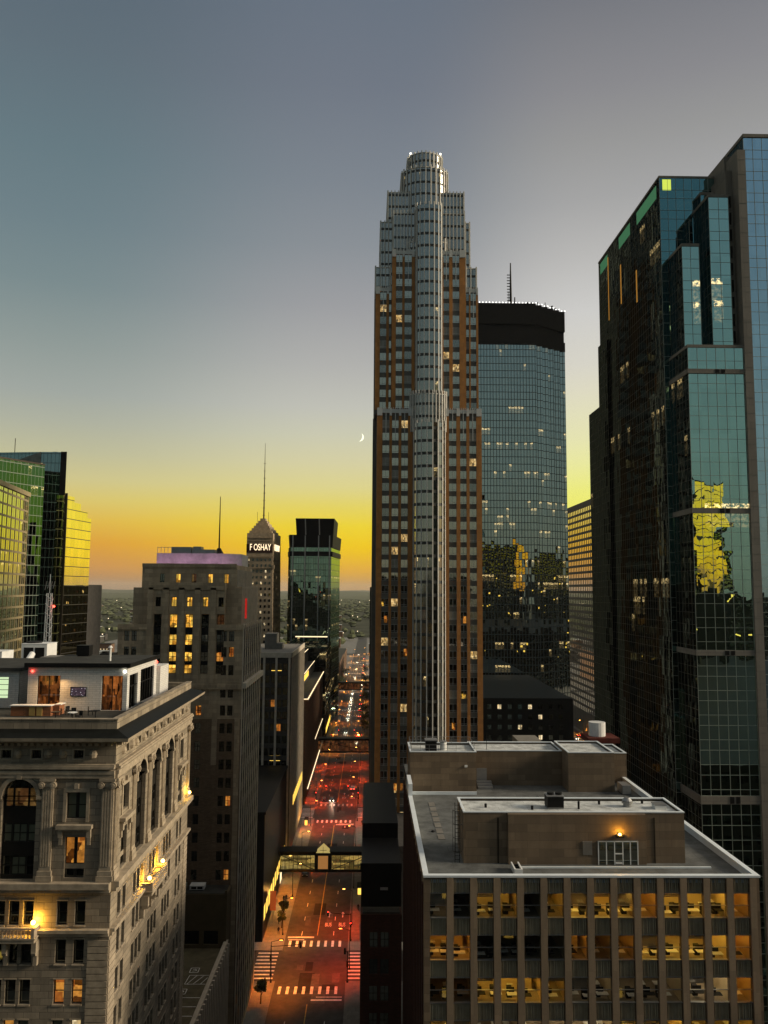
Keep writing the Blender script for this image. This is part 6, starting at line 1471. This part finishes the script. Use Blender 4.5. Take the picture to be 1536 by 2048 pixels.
def car(x, y, toward, pi, on, label):
    key = (pi, on)
    if key not in protos: o = make_car(pi, on); protos[key] = o
    else: o = copy_tree(protos[key])
    o.location = (x, y, .01); o.rotation_euler = (0, 0, math.pi if toward else 0); o['label'] = label
car(-14.6, 333.5, 1, 0, True, 'dark car with glowing headlights waiting at the second crossing')
car(-17.8, 334, 1, 0, False, 'black unlit car waiting beside it on the left at the second crossing')
car(-18.6, 249, 1, 0, False, 'black car parked on the left just before the gabled footbridge')
car(-14.0, 466, 1, 1, True, 'silver car with headlights on at the third crossing, nearer the left')
car(-13.6, 487, 1, 0, True, 'dark car with headlights on behind the first at the third crossing')
car(-6.6, 352, 0, 2, True, 'white car driving away past the second crossing')
car(-6.4, 476, 0, 3, True, 'red car driving away past the third crossing')
fy = [('silver', 1), ('white', 2), ('black', 0), ('blue', 4)]
ordn = ['first', 'second', 'third', 'fourth', 'fifth', 'sixth', 'seventh', 'eighth', 'ninth', 'tenth']
for k, y in enumerate((540, 556, 582, 600, 618, 640, 668, 700, 740, 790)):
    nm, pi = fy[k % 4]; car(-13.8, y, 1, pi, True, '%s car driving toward the camera, %s in the line of headlights beyond the trees' % (nm, ordn[k]))
for k, y in enumerate((548, 575, 606, 655, 690, 730)):
    nm, pi = fy[(k+1) % 4]; car(-6.3, y, 0, pi, True, '%s car driving away on the right lane, %s in the line of tail lights' % (nm, ordn[k]))
for k, y in enumerate((480, 487, 494, 501, 528, 535, 542, 549)):
    nm, pi = fy[(k*3+1) % 4]; car(-19.2, y, 1, pi, False, '%s parked car, %s along the left kerb beyond the third crossing' % (nm, ordn[k]))
for k, (x, y, tw, pi) in enumerate(((119.5, 438, 1, 0), (119.3, 452, 1, 1), (123.6, 446, 0, 3), (123.4, 462, 0, 2), (119.8, 470, 1, 2), (123.5, 480, 0, 0))):
    car(x, y, tw, pi, True, '%s car on the lit avenue right of the blue tower, %s in its queue' % (('dark', 'silver', 'red', 'white', 'second white', 'second dark')[k], ordn[k]))
for k, y in enumerate((432, 456, 482)):
    street_lamp(127.2, y, -1, 'street lamp on the avenue right of the blue glass tower, %s along it' % ordn[k], 16000, (1, .36, .05))
for k, y in enumerate((830, 870, 905, 950, 1000, 1060)):
    nm, pi = fy[k % 4]; car(-13.8 if k % 2 else -6.4, y, k % 2, pi, True, '%s car beyond the farthest footbridge, %s among the tiny far cars' % (nm, ordn[k]))
# shelters and small street furniture
def shelter(x, y, label):
    t_ = thing('bus_shelter', label, 'bus shelter', (x, y, .14), 'glowing street shelters')
    mb = MB(); mb.box(x-.7, x+.7, y-2, y+2, 2.4, 2.55); K(mb, 'roof', 'black_metal', t_)
    for sx_ in (-.6, .6):
        for sy_ in (-1.9, 1.9): mb = MB(); mb.cyl((x+sx_, y+sy_, .14), (x+sx_, y+sy_, 2.4), .05, 6); K(mb, 'post', 'black_metal', t_)
    mb = MB(); mb.box(x-.5, x+.5, y-1.8, y-1.7, .5, 2.2); K(mb, 'lit_panel', 'strip_y', t_)
    mb = MB(); mb.box(x-.5, x-.2, y-1, y+1.5, .55, .62); K(mb, 'bench', 'metal', t_)
shelter(-22.3, 300, 'glowing yellow street shelter on the left before the second crossing'); shelter(-2.3, 263, 'small glowing street shelter on the right behind the gabled footbridge'); shelter(-2.2, 234, 'small street shelter on the right pavement in front of the gabled footbridge')
def person(x, y, a, top, label):
    t_ = thing('person', label, 'person', (x, y, .14), 'people on the pavements')
    cs, sn = math.cos(a), math.sin(a)
    me = bpy.data.meshes.new('body'); P = [(0, 0, .95), (0, 0, 1.2), (0, 0, 1.45), (0, 0, 1.56), (0, .02, 1.68), (-.1, 0, .9), (-.12, .12, .5), (-.12, .05, .06), (-.12, .2, .03), (.1, 0, .9), (.12, -.12, .5), (.12, -.25, .08), (.12, -.12, .03), (-.2, 0, 1.42), (-.27, -.05, 1.12), (-.26, .1, .88), (.2, 0, 1.42), (.27, .05, 1.12), (.26, .18, .9)]
    Ed = [(0, 1), (1, 2), (2, 3), (3, 4), (0, 5), (5, 6), (6, 7), (7, 8), (0, 9), (9, 10), (10, 11), (11, 12), (2, 13), (13, 14), (14, 15), (2, 16), (16, 17), (17, 18)]
    rad = [.15, .14, .16, .06, .105, .1, .07, .05, .04, .1, .07, .05, .04, .075, .05, .04, .075, .05, .04]
    me.from_pydata([(p[0]*cs-p[1]*sn, p[0]*sn+p[1]*cs, p[2]) for p in P], Ed, []); me.update()
    o = bpy.data.objects.new('body', me); COL.objects.link(o); o.parent = t_; me.materials.append(top)
    md = o.modifiers.new('skin', 'SKIN')
    for i, v in enumerate(me.skin_vertices[0].data): v.radius = (rad[i], rad[i])
    me.skin_vertices[0].data[0].use_root = True; o.modifiers.new('sub', 'SUBSURF').levels = 1
drk = mat_plain('dark_coat', (.02, .02, .025), .8)
person(-21.9, 207.5, .3, drk, 'person in a dark coat walking on the left pavement by the closest crossing')
person(-16.2, 331, 1.2, drk, 'person in dark clothes crossing the street at the second crossing')
person(-22.6, 213.5, 2.6, drk, 'person in dark clothes standing on the left pavement between two small trees')
for k, (x, y, a_) in enumerate(((-22.8, 228, .4), (-22.2, 228.6, .6), (-2.4, 222, 3.0), (-22.6, 268, 0), (-2.2, 300, 3.1), (-22.4, 343, .2))):
    person(x, y, a_, drk, ('person in dark clothes on the left pavement before the gabled footbridge, left of a pair', 'person in dark clothes on the left pavement before the gabled footbridge, right of a pair', 'person in dark clothes on the right pavement before the gabled footbridge', 'person in dark clothes on the left pavement just behind the gabled footbridge', 'person in dark clothes on the right pavement before the second crossing', 'person in dark clothes on the left pavement past the second crossing')[k])
sgn = thing('red_pavement_sign', 'tall orange and red lit panel on the left corner of the closest crossing', 'sign', (-24.4, 214, .14))
mb = MB(); mb.box(-24.9, -23.4, 214, 214.2, 3.2, 8.0); K(mb, 'panel', mat_emit('orange_red_panel', (.9, .16, .03, 1), .32), sgn); mb = MB(); mb.cyl((-24.1, 214.1, .14), (-24.1, 214.1, 3.2), .1, 6); K(mb, 'post', 'metal', sgn)

# ------------------------------------------------------------------ rest of the street wall and low city beyond
def block(name, label, x0, x1, y0, y1, h, mat='dark_conc', lit='lit_d', p=.15, cap=30, ww=1.6, wh=1.8, pitch=3.9, up=3.0):
    t_ = thing(name, label, 'building', ((x0+x1)/2, (y0+y1)/2, 0))
    slab(t_, x0, x1, y0, y1, .14, h, mat, cols=fr(2, x1-x0-2, pitch), rows=fr(3, h-2, 3.8), side_cols=fr(2, y1-y0-2, pitch) if x1 < 0 else None, left_cols=fr(2, y1-y0-2, pitch) if x0 > -3 else None, ww=ww, wh=wh, panes=('pane', lit, 'lit_w'), probs=(1-p, p*.7, p*.3), cap=cap, roofmat='black_metal')
    return t_
block('dark_street_building', 'dark building lining the left of the street past the flared green tower', -60, -25.5, 577, 680, 30, p=.12)
block('brown_street_building', 'low brown building farther along the left of the street', -60, -25.5, 703, 805, 22, 'brown', p=.12)
block('far_street_building', 'farthest low building on the left of the street', -60, -26, 828, 930, 18, 'brown', p=.1)
block('tall_dark_slab', 'dark slab with speckled lights edging the right of the street beyond the rust brick skyscraper', .0, 30, 455, 560, 86.5, p=.2, cap=60)
block('right_street_building', 'dark building on the right of the street before the tall dark slab', .3, 30, 330, 432, 34, p=.15)
block('far_right_building', 'brown building farther along the right of the street', .0, 40, 578, 680, 40, 'brown', p=.15)
block('farther_right_building', 'low brown building at the far end of the right side of the street', .0, 50, 703, 805, 28, 'brown', p=.12)
block('low_black_block', 'black low block with scattered white lights at the foot of the blue glass tower', 40, 78, 310, 395, 44, 'black_metal', 'lit_w', .10, 60)
block('black_annexe', 'black stepped annexe right of the low black block', 78.3, 88, 362, 395, 22, 'black_metal', 'lit_w', .14, 60)
wb = thing('white_balcony_block', 'small pale block with lit stepped balconies behind the office roof', 'building', (58, 245, 0))
mb = MB(); mb.box(44, 51, 232, 250, .14, 41); 
for k in range(6): mb.box(43.5-(k % 2)*0, 51.5+(k % 3)*1.2, 229.5, 232, 25+k*3, 25.3+k*3); mb.box(43.5, 51.5+(k % 3)*1.2, 229.4, 229.6, 25.3+k*3, 26.2+k*3)
K(mb, 'wall', 'conc', wb); f = Face(44, 232, 1, 0)
for k in range(5):
    for j in range(3): m2 = MB(); f.bar(m2, .6+j*2.2, 2.1+j*2.2, 25.5+k*3, 27.4+k*3, -.03, 0); K(m2, 'window', 'lit_o' if (k+j) % 2 else 'lit_w', wb)
# distant low houses and halls, individually
rn = random.Random(5)
hs_n = 0
mats_h = ['conc', 'brown', 'dark_conc', 'office_stone']
spots_ = []
for (y, xs) in ((640, (-205, -185)), (700, (-240, -215, -190)), (760, (-255, -225)), (830, (-110, -85, -275, -240)), (900, (-290, -255, -120)), (980, (-60, -45, -320, -280, 15)), (1080, (-70, -40, -350, -300, 10)), (1200, (-75, -50, -400, -340)), (1350, (-80, -55, -445, -380)), (1550, (-90, -60, -520, -440)), (1800, (-105, -70, -610, -520)), (2200, (-130, -85, -740, -640)), (2700, (-160, -105, -900, -790)), (3400, (-200, -1130))):
    for x in xs: spots_.append((x, y))
col_w = ['pale', 'brown', 'dark', 'tan']; cnt_ = {}
spots_.sort(key=lambda p: p[1])
def lbl_(c_, sd_):
    n = cnt_.get((c_, sd_), 0); cnt_[(c_, sd_)] = n+1
    return '%s %s low building from the camera among the far trees %s' % (ordn[n] if n < 10 else 'last', c_, sd_)
for k, (x, y) in enumerate(spots_):
    w_, d_2, h_ = rn.uniform(10, 22), rn.uniform(10, 20), rn.uniform(6, 16)
    side_ = 'left of the buff tower' if x < -180 else 'down the street'
    t_ = thing('distant_building', lbl_(col_w[k % 4], side_), 'building', (x, y, 0), 'low distant buildings seen '+side_)
    mb = MB(); mb.box(x-w_/2, x+w_/2, y-d_2/2, y+d_2/2, -.2, h_); K(mb, 'wall', mats_h[k % 4], t_)
    mb = MB(); mb.box(x-w_/2-.3, x+w_/2+.3, y-d_2/2-.3, y+d_2/2+.3, h_, h_+.5); K(mb, 'roof', 'roof_pale' if k % 3 else 'roof_dark', t_)
    mb = MB()
    for j in range(int(w_/4)): mb.box(x-w_/2+1+j*4, x-w_/2+2.6+j*4, y-d_2/2-.08, y-d_2/2, h_*.35, h_*.35+1.6)
    K(mb, 'windows_row', 'lit_w' if k % 2 else 'pane', t_)
# far lights of the city (lamps too many to count)
mb = MB()
for _ in range(150):
    y = 700+5200*rn.random()**1.6; x = (-.62+.64*rn.random())*y; z = rn.uniform(8, 13); r_ = .22+y*.00032; mb.box(x-r_, x+r_, y-r_, y+r_, z, z+2*r_)
setting(K(mb, 'distant_lights', mat_emit('far_city_lights', (1, .8, .5, 1), 2.2)), 'stuff')
for (x, y, w_, h_, lb) in ((-262, 1010, 26, 42, 'tall pale apartment block standing alone among far trees at the left'), (-60, 900, 22, 30, 'white banded block far away between the obelisk and the flared tower')):
    t_ = thing('far_apartment_block', lb, 'building', (x, y, 0)); slab(t_, x-w_/2, x+w_/2, y, y+15, -.2, h_, 'conc', cols=fr(2, w_-2, 3.4), rows=fr(3, h_-2, 3.4), ww=1.4, wh=1.5, cap=40)

# ------------------------------------------------------------------ the city behind the camera, seen only in the mirror glass
def rear(name, label, x0, x1, y0, y1, h, mat, face=None):
    mat = 'black_metal'
    t_ = thing(name, label, 'building', ((x0+x1)/2, (y0+y1)/2, 0)); mb = MB(); mb.box(x0, x1, y0, y1, .14, h); K(mb, 'wall', mat, t_)
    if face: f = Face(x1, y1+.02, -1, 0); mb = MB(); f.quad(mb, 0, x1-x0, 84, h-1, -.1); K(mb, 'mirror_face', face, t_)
    else:
        f = Face(x1, y1, -1, 0); mb = MB(); m2 = MB(); r9 = random.Random(int(x0)+99)
        for i in range(int((x1-x0)/3.2)):
            for j in range(int(h/3.9)):
                (mb if r9.random() < .035 else m2).poly([f.p(1+i*3.2, 2+j*3.9, -.05), f.p(2.9+i*3.2, 2+j*3.9, -.05), f.p(2.9+i*3.2, 3.8+j*3.9, -.05), f.p(1+i*3.2, 3.8+j*3.9, -.05)])
        K(mb, 'lit_windows', 'strip_y', t_); K(m2, 'dark_windows', 'pane', t_)
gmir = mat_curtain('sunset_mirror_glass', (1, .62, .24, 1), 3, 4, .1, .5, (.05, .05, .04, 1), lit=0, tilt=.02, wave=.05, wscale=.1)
rear('hotel_tower', 'dark hotel block the photo is taken from, mirrored in the skyscraper glass', .5, 60, -60, -8, 93, 'dark_conc')
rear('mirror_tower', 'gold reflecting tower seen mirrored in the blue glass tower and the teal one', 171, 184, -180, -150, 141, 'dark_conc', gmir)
rear('black_rear_block', 'black block mirrored beside the gold shape in the blue glass tower', 131, 170, -190, -150, 138, 'black_metal')
rear('brown_rear_block', 'brown block mirrored right of the gold shape in the blue glass tower', 248, 300, -440, -400, 143, 'dark_conc')
rear('rear_street_block', 'dark block mirrored in the lower panes of the teal stepped tower', 210, 420, -260, -200, 84, 'dark_conc')
rear('low_black_rear_block', 'low wide black block beside the camera, mirrored in lower panes of the teal tower', 63, 240, -140, 112, 52, 'black_metal')
rear('hidden_right_tower', 'dark tower behind the teal stepped tower, mirrored in the far left green glass', 150, 205, 290, 360, 128, 'black_metal')
rear('rear_left_block', 'dark block across the street behind the camera, mirrored in the flared green tower', -160, -28, -130, -20, 88, 'dark_conc')

# ------------------------------------------------------------------ air
hz = MB(); hz.box(-30000, 30000, -6000, 30000, -2, 290); ho = hz.obj('haze', [])
hm = bpy.data.materials.new('haze_air'); hm.use_nodes = True; t_ = hm.node_tree; t_.nodes.clear(); o_ = t_.nodes.new('ShaderNodeOutputMaterial'); v_ = t_.nodes.new('ShaderNodeVolumePrincipled')
v_.inputs['Color'].default_value = (.9, .88, .85, 1); v_.inputs['Density'].default_value = 2e-5; v_.inputs['Anisotropy'].default_value = 0.0; t_.links.new(v_.outputs[0], o_.inputs['Volume']); ho.data.materials.append(hm); setting(ho, 'stuff')
